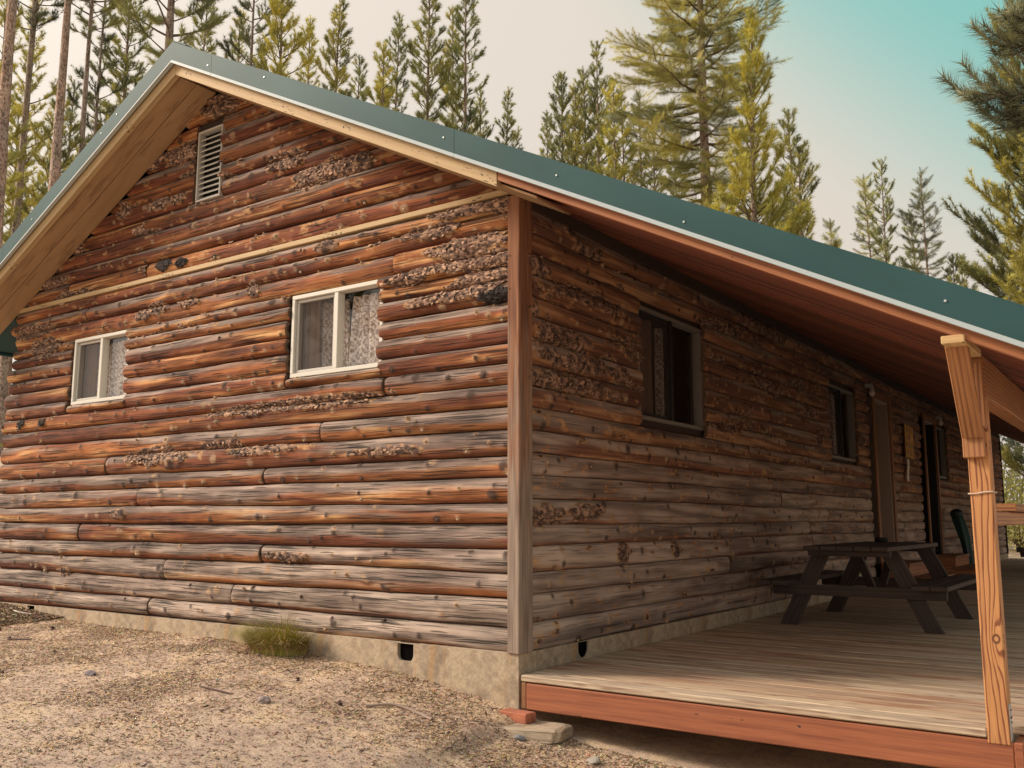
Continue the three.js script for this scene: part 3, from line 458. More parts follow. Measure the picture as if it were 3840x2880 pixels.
// ---- roof
function slopeBox(xa, xb, t0, t1, z0, z1, ou = 0, ov = 0) {      // slab that follows the roof line, t0..t1 below it
  const c = [[xa, roofY(xa) - t0], [xb, roofY(xb) - t0], [xb, roofY(xb) - t1], [xa, roofY(xa) - t1]];
  const P = [], N = [], U = []; const L = Math.hypot(xb - xa, c[1][1] - c[0][1]);
  const q = (a, b, d, e, uv) => { const A = new THREE.Vector3(...a), n = new THREE.Vector3().crossVectors(new THREE.Vector3(...b).sub(A), new THREE.Vector3(...e).sub(A)).normalize(); [[a, 0], [b, 1], [d, 2], [a, 0], [d, 2], [e, 3]].forEach(([p, k]) => { P.push(...p); N.push(n.x, n.y, n.z); U.push(uv[k][0] + ou, uv[k][1] + ov); }); };
  const u0 = 0, u1 = L / 2, dz = (z1 - z0) / 0.5, dt = (t1 - t0) / 0.5;
  const f = (p, z) => [p[0], p[1], z];
  q(f(c[3], z1), f(c[2], z1), f(c[1], z1), f(c[0], z1), [[u0, 0], [u1, 0], [u1, dt], [u0, dt]]);
  q(f(c[2], z0), f(c[3], z0), f(c[0], z0), f(c[1], z0), [[u1, 0], [u0, 0], [u0, dt], [u1, dt]]);
  q(f(c[0], z1), f(c[1], z1), f(c[1], z0), f(c[0], z0), [[u0, 0], [u1, 0], [u1, dz], [u0, dz]]);
  q(f(c[3], z0), f(c[2], z0), f(c[2], z1), f(c[3], z1), [[u0, 0], [u1, 0], [u1, dz], [u0, dz]]);
  q(f(c[3], z0), f(c[3], z1), f(c[0], z1), f(c[0], z0), [[0, 0], [dz, 0], [dz, dt], [0, dt]]);
  q(f(c[2], z1), f(c[2], z0), f(c[1], z0), f(c[1], z1), [[0, 0], [dz, 0], [dz, dt], [0, dt]]);
  const g = new THREE.BufferGeometry(); g.setAttribute('position', new THREE.Float32BufferAttribute(P, 3)); g.setAttribute('normal', new THREE.Float32BufferAttribute(N, 3)); g.setAttribute('uv', new THREE.Float32BufferAttribute(U, 2)); return g;
}
const EL = -6.75, ER = 3.05, ZF = 0.43, ZB = -20.9;
const roof = part('roof', mergeGeometries([slopeBox(EL, RIDGE, 0.0, 0.03, ZB, ZF - 0.012), slopeBox(RIDGE, ER, 0.0, 0.03, ZB, ZF - 0.012)]), M.green, cabin);
{ // standing ribs of the metal sheets
  const ribs = []; for (let z = ZB + 0.2; z < ZF; z += 0.23) ribs.push(slopeBox(EL, RIDGE - 0.1, -0.018, 0.002, z, z + 0.03), slopeBox(RIDGE + 0.1, ER, -0.018, 0.002, z, z + 0.03));
  part('roof_ribs', mergeGeometries(ribs), M.green, roof).userData.kind = 'stuff';
}
part('ridge_cap', mergeGeometries([slopeBox(RIDGE - 0.16, RIDGE, -0.028, -0.018, ZB, ZF - 0.013), slopeBox(RIDGE, RIDGE + 0.16, -0.028, -0.018, ZB, ZF - 0.013)]), M.green, roof);
for (const [a, b] of [[EL, -5.6], [-5.597, RIDGE], [RIDGE, -2.58], [-2.577, -0.18], [-0.177, ER]]) {
  part('rake_trim', slopeBox(a, b, -0.012, 0.142, ZF - 0.012, ZF), M.green, roof);
  const q = slopeBox(a, b, 0.1425, 0.167, ZF - 0.03, ZF + 0.004); { const p = q.attributes.position; for (let i = 0; i < p.count; i++) if (roofY(p.getX(i)) - p.getY(i) > 0.15) p.setZ(i, p.getZ(i) + 0.004); else p.setZ(i, Math.min(p.getZ(i), ZF - 0.001)); q.computeVertexNormals(); }
  part('drip_edge', q, M.drip, roof);
}
for (const [a, b, m, o, w] of [[EL, RIDGE - 0.001, M.tan, 0.1, 0.252], [RIDGE + 0.001, -0.02 + 0.13, M.tan, 0.55, 0.252], [0.118, ER, M.red, 0.2, 0.212]]) part('rake_board', slopeBox(a, b, 0.04, w, ZF - 0.085, ZF - 0.040, o, o), m, roof);
for (const [a, b, z0, z1, o] of [[EL + 0.05, RIDGE - 0.02, 0.175, ZF - 0.086, 0], [EL + 0.05, RIDGE - 0.02, -0.02, 0.168, 0.4], [RIDGE + 0.02, 0.36, 0.175, ZF - 0.086, 0.2], [RIDGE + 0.02, 0.36, -0.02, 0.168, 0.7]]) part('soffit_panel', slopeBox(a, b, 0.222, 0.236, z0, z1, o, o), M.ply, roof);
part('soffit_panel', slopeBox(EL + 0.02, -GW - 0.02, 0.205, 0.221, ZB, -0.021), M.green, roof);
part('eave_fascia', slopeBox(EL - 0.02, EL, 0.0, 0.24, ZB, ZF - 0.02), M.green, roof);
{ // porch ceiling, board by board, running down the slope
  let k = 0; for (let z = ZF - 0.087; z > -20.4; z -= 0.1365, k++) part('ceiling_board', slopeBox(-0.03, ER - 0.06, 0.170 + 0.003 * R0(), 0.186 + 0.007 * R0(), z - 0.128, z, R0(), R0()), M.ceil[(k * 7 + (k >> 2)) % 5], roof);
}
{ const sg = new THREE.CylinderGeometry(0.0055, 0.0065, 0.006, 8).rotateX(Math.PI / 2); for (const x of [-5.1, -4.05, -3.83, -2.62, -1.95, -0.26, 0.55, 1.3, 2.47]) part('screw', sg, M.galv, roof, [x, roofY(x) - 0.03 - 0.075 * R0(), ZF + 0.002]); }
// ---- porch beam, post, brace, railing
const beam = part('porch_beam', cbox(0.088, 0.185, 20.2, 'z', 0.006), M.cedar, cabin, [2.490, 1.425, -10.13]);
const pGeo = (() => { const H = 1.505, g = cbox(0.089, H, 0.089, 'y', 0.005), p = g.attributes.position, n = g.attributes.normal, u = g.attributes.uv; for (let i = 0; i < p.count; i++) { const side = Math.abs(n.getX(i)) > 0.8 ? p.getZ(i) : p.getX(i); u.setXY(i, side / 0.09 + 0.5, (p.getY(i) + H / 2) / 2.0); } return g; })();
[-0.045, -4.9, -9.8, -14.7, -19.8].forEach((z, i) => {
  const p = part('porch_post', pGeo, M.post, cabin, [2.4895, -0.171 + 0.7525, z]);
  if (i) return;
  part('block', cbox(0.089, 0.145, 0.036, 'y', 0.004, 0.3), M.cedar, p, [-0.012, 1.125 - 0.5815, 0.0635]);
  part('knee_brace', cbox(0.089, 0.46, 0.038, 'y', 0.004, 0.1), M.cedar, p, [-0.010, 1.335 - 0.5815, 0.215], [0.62, 0, 0]);
  part('lookout', cbox(0.092, 0.036, 0.42, 'z', 0.004, 0.6, 0.3), M.pale, p, [-0.006, 1.527 - 0.5815, 0.240]);
  part('filler_strip', cbox(0.030, 0.30, 0.03, 'y', 0.003), M.cedar, p, [0.028, 1.33 - 0.5815, 0.06]);
  part('bolt', new THREE.CylinderGeometry(0.007, 0.007, 0.006, 8).rotateX(Math.PI / 2), M.galv, p, [0.020, 1.17 - 0.5815, 0.084]);
  const strap = part('post_strap', cbox(0.003, 0.15, 0.055, 'y', 0.001), M.galv, p, [0.0465, -0.66, 0.010]); 
  for (const [a, b] of [[0.05, 0], [0.02, 0.014], [0.02, -0.014], [0.0, 0.0]]) part('nail', new THREE.SphereGeometry(0.004, 6, 4), M.black, strap, [0.002, a, b]);
});
{ const t = new THREE.TorusGeometry(0.066, 0.0042, 6, 40).rotateX(Math.PI / 2); const p = t.attributes.position; for (let i = 0; i < p.count; i++) { const x = p.getX(i), z = p.getZ(i), m = Math.max(Math.abs(x), Math.abs(z)), k = 0.0495 / m; const rr = Math.hypot(x, z); p.setX(i, x * k * (rr / 0.066)); p.setZ(i, z * k * (rr / 0.066)); p.setY(i, p.getY(i) + 0.004 * Math.sin(x * 40)); } t.computeVertexNormals();
  const o = tagMesh('rope', t, M.rope, 'thin pale rope tied around the near porch post', 'rope'); o.position.set(2.4895, 0.898, -0.045); }
{ const r = thing('porch_railing', 'wooden handrail behind the near porch post', 'railing', [2.49, -0.111, 0]);
  part('cap_rail', cbox(0.14, 0.038, 4.28, 'z'), M.cedar, r, [0.0, 0.951, -2.69]);
  part('rail', cbox(0.038, 0.065, 4.70, 'z', 0.004, 0.4), M.cedar, r, [0.02, 0.897, -2.47]);
  part('rail', cbox(0.038, 0.089, 4.70, 'z', 0.004, 0.7), M.cedar, r, [0.02, 0.45, -14.0]); }

// ---------------------------------------------------------------- deck
const DECK = -0.111;
const deck = thing('porch_deck', 'wooden porch deck of tan boards with red-brown edge boards', 'deck', [0, DECK, 0]);
{
  const W = 2.575, V = []; for (let k = 0; k < 7; k++) V.push(cbox(W, 0.036, 0.1345, 'x', 0.005, R0(), R0()));
  const first = cbox(2.435, 0.036, 0.1345, 'x', 0.006, 0.2, 0.1);
  for (let k = 0; k < 148; k++) {
    const z = -0.067 - 0.1385 * k, near = k === 0;
    part('plank', near ? first : V[k % 7 === 0 ? 3 : Math.floor(R0() * 7)], pick(M.deck), deck, [(near ? 2.435 : W) / 2 + 0.006 + 0.004 * R0(), -0.018 - 0.002 * R0(), z], [0, 0.0015 * (R0() - 0.5), 0]);
  }
  part('rim_board', cbox(2.50, 0.146, 0.038, 'x', 0.005), M.rim, deck, [0.044 + 1.25, -0.118, -0.024]);
  part('rim_board', cbox(0.038, 0.146, 20.4, 'z', 0.005, 0.3), M.rim, deck, [2.563, -0.118, -10.205]);
  part('ledger_board', cbox(0.034, 0.146, 20.3, 'z', 0.004), M.brownpaint, deck, [0.024, -0.118, -10.16]);
  for (let k = 1; k < 12; k++) part('joist', cbox(2.45, 0.14, 0.038, 'x'), M.brownpaint, deck, [1.29, -0.118, -1.7 * k]);
  for (const [x, z] of [[2.50, -0.30], [2.5, -4.9], [2.5, -9.8], [1.2, -2], [2.5, -14.7], [2.5, -19.8]]) { const y = ground(x, z) - 0.1 - DECK; part('pier', cbox(0.16, -0.192 - y, 0.16, 'y', 0.01), M.concrete, deck, [x, (-0.192 + y) / 2, z]); }
  part('bracket', cbox(0.004, 0.09, 0.05, 'y', 0.001), M.galv, deck, [2.584, -0.12, -0.05]);
}
{ // things that prop the deck corner
  const bt = texture(128, 128, (u, v) => mix([0.46, 0.16, 0.085], [0.30, 0.10, 0.06], noise(u * 14, v * 14, 3)).map(q => q * (0.8 + 0.4 * noise(u * 50, v * 50, 4))));
  const b = tagMesh('brick', (() => { const g = cbox(0.20, 0.056, 0.095, 'x', 0.006); return g; })(), mat([1, 1, 1], 0.92, bt), 'red brick under the corner of the deck', 'brick'); b.position.set(0.030, -0.328, 0.062); b.rotation.y = -0.06;
  const s = new THREE.IcosahedronGeometry(1, 3), p = s.attributes.position; for (let i = 0; i < p.count; i++) { let x = p.getX(i), y = p.getY(i), z = p.getZ(i); const f = v => Math.sign(v) * Math.pow(Math.abs(v), 0.28); const k = 1 + 0.16 * (noise(x * 3 + 9, z * 3 + y * 2 + 9, 6) - 0.5); p.setXYZ(i, f(x) * 0.20 * k, f(y) * 0.036, f(z) * 0.125 * k); } s.computeVertexNormals();
  const o = tagMesh('concrete_slab', s, M.concrete, 'broken pale concrete slab lying below the red brick', 'slab'); o.position.set(0.150, -0.390, 0.085); o.rotation.y = 0.2;
}

// ---------------------------------------------------------------- picnic tables, steps and porch things
function picnicTable(label, x, z, ry) {
  const t = thing('picnic_table', label, 'table', [x, DECK, z], ry, 'picnic tables on the porch');
  const m = M.table, L = 1.96;
  for (let i = 0; i < 5; i++) part('top_plank', cbox(0.131, 0.038, L, 'z', 0.005, R0(), R0()), m, t, [-0.272 + 0.136 * i, 0.658, 0]);
  for (const s of [-1, 1]) for (const q of [-1, 1]) part('bench_plank', cbox(0.129, 0.038, L, 'z', 0.005, R0(), R0()), m, t, [s * 0.625 + q * 0.0665, 0.365, 0]);
  for (const e of [-1, 1]) {
    const zz = e * 0.66;
    part('cleat', cbox(0.66, 0.045, 0.038, 'x', 0.004, R0()), m, t, [0, 0.616, e > 0 ? zz + 0.20 : zz - 0.20]);
    part('cross_beam', cbox(1.40, 0.089, 0.038, 'x', 0.004, R0()), m, t, [0, 0.301, zz + e * 0.040]);
    for (const s of [-1, 1]) {
      const a = Math.atan2(0.30, 0.64), g = cbox(0.135, 0.80, 0.038, 'y', 0.004, R0()), p = g.attributes.position;
      // square cuts at floor and top
      for (let i = 0; i < p.count; i++) { const lx = p.getX(i), k = p.getY(i) > 0 ? 1 : 0; const y = k ? 0.637 - (0.003) : 0.0, t0 = y / 0.637; p.setXYZ(i, s * (0.585 - 0.315 * t0) + lx * 1.10, y + (Math.abs(p.getY(i)) < 0.4 - 0.001 ? (k ? -0.002 : 0.002) : 0), p.getZ(i)); }
      g.computeVertexNormals(); part('leg', g, m, t, [0, 0, zz]);
    }
  }
  for (const e of [-1, 1]) { const b = cbox(0.07, 0.50, 0.036, 'y', 0.004); part('diagonal_brace', b, m, t, [0, 0.46, e * 0.40], [e * 0.95, 0, 0]); }
  return t;
}
picnicTable('dark brown picnic table nearest the camera on the deck', 0.985, -4.20, 0.0);
picnicTable('dark picnic table at the far end of the deck', 1.62, -14.6, 0.12);
{ const o = tagMesh('ashtray', new THREE.LatheGeometry([[0, 0], [0.05, 0], [0.065, 0.015], [0.06, 0.045], [0.05, 0.045], [0.052, 0.02], [0, 0.012]].map(p => new THREE.Vector2(...p)), 16), M.black, 'small black dish on the near picnic table', 'dish'); o.position.set(0.86, DECK + 0.677, -4.95); }
function steps(label, z, w, group) {
  const t = thing('wooden_steps', label, 'steps', [0.05, DECK, z], 0, group), m = M.red, mt = M.brownpaint;
  for (const [x0, x1, y] of [[0.0, 0.36, 0.34], [0.30, 0.66, 0.17]]) {
    part('tread', cbox((x1 - x0) / 2 - 0.003, 0.038, w, 'z', 0.004, R0()), mt, t, [x0 + (x1 - x0) * 0.25, y - 0.019, 0]); part('tread', cbox((x1 - x0) / 2 - 0.003, 0.038, w, 'z', 0.004, R0()), mt, t, [x0 + (x1 - x0) * 0.75, y - 0.019, 0]);
    part('riser', cbox(0.02, y - 0.04, w - 0.08, 'z', 0.003, R0()), m, t, [x1 - 0.03, (y - 0.04) / 2, 0]);
    for (const s of [-1, 1]) part('stringer', cbox(x1 - x0 - 0.05, y - 0.04, 0.036, 'x', 0.003, R0()), m, t, [(x0 + x1) / 2 - 0.02, (y - 0.04) / 2, s * (w / 2 - 0.022)]);
  }
  return t;
}
steps('red-brown wooden steps up to the taupe door', -8.82, 1.25, 'steps up to the cabin doors');
steps('red-brown wooden steps up to the dark second door', -12.0, 1.25, 'steps up to the cabin doors');
{ // folded patio umbrella in a green cover, leaning on the wall
  const t = thing('covered_umbrella', 'dark green covered patio umbrella leaning against the log wall', 'umbrella', [0.40, DECK, -12.95]);
  const g = new THREE.CylinderGeometry(0.10, 0.05, 1.0, 28, 24), p = g.attributes.position; for (let i = 0; i < p.count; i++) { const y = p.getY(i), a = Math.atan2(p.getZ(i), p.getX(i)), tt = y + 0.5; const k = 1 + 0.16 * Math.sin(a * 5 + y * 5) + 0.14 * (noise(a * 2 + 9, y * 6, 3) - 0.5) - 0.25 * sm(0.85, 1, tt); p.setX(i, p.getX(i) * k + 0.05 * Math.sin(tt * 3.0)); p.setZ(i, p.getZ(i) * k); } g.computeVertexNormals();
  part('cover', g, mat([0.018, 0.062, 0.052], 0.55), t, [-0.13, 0.52, 0.10], [-0.16, 0, 0.22]);
  part('hood', new THREE.SphereGeometry(0.105, 16, 10).scale(1, 0.8, 1.25), mat([0.012, 0.03, 0.028], 0.6), t, [-0.20, 1.0, 0.06]);
  part('pole', new THREE.CylinderGeometry(0.018, 0.018, 0.25, 10), M.black, t, [0.0, 0.11, 0.17], [-0.16, 0, 0.22]);
}
for (const [a, y, lab] of [[8.15, 2.50, 'bare bulb wall lamp beside the taupe door'], [12.72, 2.49, 'bare bulb wall lamp beside the dark second door']]) {
  const t = thing('wall_lamp', lab, 'lamp', [0.0, y, -a], 0, 'porch wall lamps');
  part('bracket', cbox(0.10, 0.06, 0.06, 'x', 0.01), M.galv, t, [0.03, 0.05, 0]); part('socket', new THREE.CylinderGeometry(0.026, 0.03, 0.06, 12), M.vinylIn, t, [0.07, 0.02, 0]);
  part('bulb', new THREE.SphereGeometry(0.042, 14, 10).scale(1, 1.15, 1), new THREE.MeshPhysicalMaterial({ color: 0xd8cfc2, roughness: 0.25 }), t, [0.07, -0.05, 0]);
}
{ // hand-lettered sign
  const cv = document.createElement('canvas'); cv.width = 512; cv.height = 460; const c = cv.getContext('2d');
  c.fillStyle = '#c98f3c'; c.fillRect(0, 0, 512, 460); c.fillStyle = '#e0b06a'; for (let i = 0; i < 4; i++) c.fillRect(26, 18 + i * 110, 460, 84);
  c.fillStyle = '#17120f'; c.font = 'bold 100px sans-serif'; c.textAlign = 'center'; ['DO NOT', 'CHOP', 'WOOD ON', 'THE DECK'].forEach((s, i) => c.fillText(s, i === 1 ? 190 : 256, 96 + i * 110, i === 1 ? 300 : 440));
  const tx = new THREE.CanvasTexture(cv); tx.colorSpace = THREE.SRGBColorSpace;
  const t = thing('wall_sign', 'yellow-brown board sign telling people not to chop wood on deck', 'sign', [0.018, 1.955, -10.42]); t.rotation.set(0, Math.PI / 2, 0); 
  part('board', cbox(0.56, 0.50, 0.015, 'x', 0.003), M.brownpaint, t, [0, 0, 0], [0, 0, -0.03]); part('lettering', new THREE.PlaneGeometry(0.55, 0.49), mat([1, 1, 1], 0.7, tx), t, [0, 0, 0.011], [0, 0, -0.03]);
  const n = tagMesh('paper_notice', (() => { const g = new THREE.PlaneGeometry(0.13, 0.33, 6, 14), p = g.attributes.position; for (let i = 0; i < p.count; i++) p.setZ(i, 0.008 * Math.sin(p.getY(i) * 14)); g.computeVertexNormals(); return g; })(), mat([0.72, 0.69, 0.64], 0.9, null, { side: THREE.DoubleSide }), 'narrow white paper notice pinned below the board sign', 'notice'); n.position.set(0.03, 1.52, -10.22); n.rotation.y = Math.PI / 2;
}

// ---------------------------------------------------------------- plants and litter near the wall
{ // grass tuft
  const P = [], Co = [], I = []; const r = rng(77);
  for (let i = 0; i < 2600; i++) {
    const a = r() * 6.283, rr = 0.20 * Math.sqrt(r()), bx = Math.cos(a) * rr * 1.25, bz = Math.abs(Math.sin(a)) * rr * 0.9, L = (0.17 + 0.20 * r()) * (1 - 1.2 * rr), lean = 0.15 + 0.45 * r() + 3.0 * rr, la = a + (r() - 0.5) * 1.0, dry = r() < 0.30 || r() * 0.5 > 0.46;
    const w = 0.0022 + 0.0014 * r(), ca = Math.cos(la), sa = Math.abs(Math.sin(la)) * 0.9 + 0.03, c = dry ? mix([0.62, 0.46, 0.24], [0.42, 0.27, 0.13], r()) : mix([0.52, 0.47, 0.10], [0.24, 0.26, 0.05], r());
    const b0 = P.length / 3; for (let k = 0; k <= 5; k++) { const t = k / 5, hx = L * lean * t * t * 0.9, y = L * t * Math.max(0.12, 1 - 0.46 * lean * t) * (dry && r() < 0.5 ? 0.8 : 1), ww = w * (1 - t * 0.9), zz = Math.max(bz + sa * hx, -0.01); P.push(bx + ca * hx - sa * ww, y, zz + ca * ww, bx + ca * hx + sa * ww, y, zz - ca * ww); Co.push(...c, ...c); if (k < 5) { const q = b0 + k * 2; I.push(q, q + 1, q + 2, q + 1, q + 3, q + 2); } }
  }
  const g = new THREE.BufferGeometry(); g.setAttribute('position', new THREE.Float32BufferAttribute(P, 3)); g.setAttribute('color', new THREE.Float32BufferAttribute(Co, 3)); g.setIndex(I); g.computeVertexNormals();
  const o = tagMesh('grass_tuft', g, new THREE.MeshStandardMaterial({ vertexColors: true, side: THREE.DoubleSide, roughness: 0.8 }), 'olive and straw coloured grass tuft against the foundation', 'grass'); o.position.set(-2.02, ground(-2.02, 0.05) - 0.012, 0.012);
}
{ // bark chips and needles scattered over the ground
  const r = rng(31), g = new THREE.BufferGeometry(); // one bent flake
  g.setAttribute('position', new THREE.Float32BufferAttribute([-1, 0, -0.35, 1, 0.1, -0.2, 0.9, 0.0, 0.35, -0.8, 0.12, 0.3, 0, 0.35, 0.05], 3)); g.setIndex([0, 4, 1, 1, 4, 2, 2, 4, 3, 3, 4, 0, 0, 1, 2, 0, 2, 3]); g.computeVertexNormals();
  const N = 240000, im = new THREE.InstancedMesh(g, new THREE.MeshStandardMaterial({ roughness: 0.95, side: THREE.DoubleSide }), N); im.name = 'ground_litter'; im.userData = { kind: 'stuff', label: 'bark chips and dry needles scattered over the sandy ground', category: 'litter' };
  const m4 = new THREE.Matrix4(), q = new THREE.Quaternion(), e = new THREE.Euler(), col = new THREE.Color(); let n = 0;
  const cols = [[0.56, 0.41, 0.24], [0.74, 0.57, 0.37], [0.68, 0.50, 0.29], [0.42, 0.27, 0.15], [0.20, 0.12, 0.085], [0.28, 0.17, 0.115], [0.60, 0.37, 0.17], [0.12, 0.07, 0.055], [0.50, 0.40, 0.32]];
  while (n < N) {
    const x = -7.5 + 10.4 * r(), z = -0.02 + 3.0 * Math.pow(r(), 1.1); if (z < -0.01 || (x > 0.0 && z < -0.01)) continue;
    const den = noise(x * 1.6 + 50, z * 1.6 + 50, 55) * 0.6 + noise(x * 5 + 50, z * 5 + 50, 56) * 0.4; const pile = x < -4.9 && z < 0.55; if (!pile && r() > 0.75 * sm(0.25, 0.75, den) + 0.25) continue;
    const s = (0.0036 + 0.014 * r() * r() * r()) * (pile ? 1.7 : 1), th = 0.25 + 0.5 * r();
    e.set((r() - 0.5) * 0.7, r() * 6.283, (r() - 0.5) * 0.7); q.setFromEuler(e);
    m4.compose(new THREE.Vector3(x, ground(x, z) + 0.010 * (fbm(x * 9, z * 9, 77) - 0.5) + 0.007 * (noise(x * 31, z * 31, 78) - 0.5) + 0.002 + (pile ? 0.012 * r() : 0), z), q, new THREE.Vector3(s * (1 + r()), s * (0.5 + 0.5 * r()), s * th * 2)); im.setMatrixAt(n, m4);
    const c = pick(cols).map(v => v * (0.75 + 0.5 * r()) * (pile ? 0.75 : 1)); im.setColorAt(n, col.setRGB(...c)); n++;
  }
  scene.add(im);
}
function blob(seed, sx, sy, sz, rough = 0.35) { const g = new THREE.IcosahedronGeometry(1, 2), p = g.attributes.position; for (let i = 0; i < p.count; i++) { const x = p.getX(i), y = p.getY(i), z = p.getZ(i), k = 1 + rough * (noise(x * 1.6 + 20, y * 1.6 + z * 1.3 + 20, seed) - 0.5) * 2; p.setXYZ(i, x * k * sx, y * k * sy, z * k * sz); } g.computeVertexNormals(); return g; }
for (const [x, z, s, c, lab] of [[0.17, 0.24, 0.026, [0.20, 0.20, 0.21], 'grey stone just in front of the concrete slab'], [0.62, 0.22, 0.03, [0.33, 0.29, 0.24], 'flat grey stone in front of the deck edge'], [0.86, 0.25, 0.022, [0.55, 0.47, 0.36], 'pale chip of stone in front of the deck edge'], [-1.05, 0.98, 0.03, [0.28, 0.22, 0.2], 'grey-brown stone on the sand below the foundation vent'], [-2.42, 1.2, 0.028, [0.2, 0.16, 0.16], 'dark stone on the sand in front of the grass tuft']]) {
  const o = tagMesh('stone', blob(Math.round(x * 100) + 500, s * 1.3, s * 0.7, s), mat(c, 0.9), lab, 'stone', 'stones on the sand'); o.position.set(x, ground(x, z) + s * 0.35, z);
}
{ const r = rng(66), cg = blob(9, 0.020, 0.013, 0.014, 0.9), cm = mat([0.085, 0.045, 0.035], 0.9);
  const spots = [[-5.0, 0.45], [-4.75, 0.62], [-4.4, 0.35], [-3.3, 0.95], [-1.25, 0.55], [-2.9, 1.5], [-0.75, 0.7]];
  for (const [x, z] of spots) { const o = tagMesh('pine_cone', cg, cm, 'small dark brown pine cone lying on the sand', 'pine cone', 'pine cones on the sand'); o.position.set(x, ground(x, z) + 0.012, z); o.rotation.y = r() * 6; o.scale.setScalar(0.6 + 0.6 * r()); }
}
for (const [pts, rad, c, lab] of [
  [[[-4.35, 0.72], [-4.22, 0.80], [-4.08, 0.70]], 0.006, [0.12, 0.075, 0.07], 'short dark curved twig on the sand near the left'],
  [[[-0.62, 0.62], [-0.52, 0.50], [-0.36, 0.48], [-0.22, 0.52]], 0.008, [0.34, 0.25, 0.2], 'pale forked stick on the sand near the brick'],
  [[[-5.3, 1.25], [-5.0, 1.15], [-4.7, 0.95], [-4.55, 0.92]], 0.004, [0.30, 0.19, 0.13], 'long thin curved twig at the left of the sand'],
  [[[-1.6, 1.0], [-1.45, 1.02], [-1.3, 1.0]], 0.005, [0.13, 0.08, 0.07], 'short dark twig on the sand in front of the vent'],
  [[[-5.55, 0.10], [-5.40, 0.14], [-5.22, 0.10]], 0.008, [0.55, 0.47, 0.4], 'bleached twig on the bark pile at the foundation']]) {
  const cv = new THREE.CatmullRomCurve3(pts.map(([x, z], i) => new THREE.Vector3(x, ground(x, z) + rad * 0.8 + (i % 2 ? 0.008 : 0), z))); tagMesh('twig', new THREE.TubeGeometry(cv, 14, rad, 6), mat(c, 0.9), lab, 'twig');
}
//TREES
// ---------------------------------------------------------------- trees
const needleTuft = (() => { // pine: brush of needles round a shoot, along +y
  const P = [], I = [], r = rng(3); for (let i = 0; i < 26; i++) { const a = i * 2.4, t = r(), el = 0.35 + 0.75 * r(), L = 0.75 + 0.35 * r(), y0 = -0.35 + 0.75 * t, dx = Math.cos(a) * Math.sin(el) * L, dz = Math.sin(a) * Math.sin(el) * L, dy = Math.cos(el) * L; const wx = -Math.sin(a) * 0.046, wz = Math.cos(a) * 0.046, b = P.length / 3; P.push(wx, y0, wz, -wx, y0, -wz, dx, y0 + dy * 0.8, dz); I.push(b, b + 1, b + 2); }
  const g = new THREE.BufferGeometry(); g.setAttribute('position', new THREE.Float32BufferAttribute(P, 3)); g.setIndex(I); g.computeVertexNormals(); return g; })();
const firSpray = (() => { // fir: flat frond of short side shoots, along +y
  const P = [], I = [], r = rng(4); for (let i = 0; i < 9; i++) for (const s of [-1, 1]) { const y0 = -0.6 + 1.5 * i / 9, L = (0.62 - 0.045 * i) * (0.8 + 0.4 * r()), dz = (r() - 0.5) * 0.35, b = P.length / 3; P.push(0, y0 - 0.042, 0, 0, y0 + 0.042, 0, s * L, y0 + 0.30 * L + 0.1, dz); I.push(b, b + 1, b + 2); }
  P.push(-0.06, 0.4, 0, 0.06, 0.4, 0, 0, 1.1, 0.03); const b = P.length / 3 - 3; I.push(b, b + 1, b + 2);
  const g = new THREE.BufferGeometry(); g.setAttribute('position', new THREE.Float32BufferAttribute(P, 3)); g.setIndex(I); g.computeVertexNormals(); return g; })();
const leafMat = new THREE.MeshPhysicalMaterial({ color: 0xffffff, roughness: 0.9, side: THREE.DoubleSide, transmission: 0.22, thickness: 0 });
const barkMat = new THREE.MeshStandardMaterial({ vertexColors: true, roughness: 0.95 });
const barkTex = texture(256, 1024, (u, v) => { const a = noise(u * 14, v * 60, 801, 14, 60), b = noise(u * 30, v * 130, 802, 30, 130), c = noise(u * 5, v * 9, 803, 5, 9); const k = clamp(0.25 + 0.75 * sm(0.25, 0.75, 0.55 * a + 0.45 * b) + 0.35 * c, 0.2, 1.3); return [k, k * (0.93 + 0.1 * b), k * (0.88 + 0.14 * b)]; });
const trunkMat = new THREE.MeshStandardMaterial({ vertexColors: true, map: barkTex, bumpMap: barkTex, bumpScale: 0.03, roughness: 0.95 });
const trunkUV = (g, sides, h) => { const n = g.attributes.position.count, U = new Float32Array(n * 2); for (let i = 0; i < n; i++) { U[i * 2] = 2 * Math.abs((i % sides) / sides - 0.5); U[i * 2 + 1] = Math.floor(i / sides) / (n / sides - 1) * h / 4; } g.setAttribute('uv', new THREE.BufferAttribute(U, 2)); return g; };
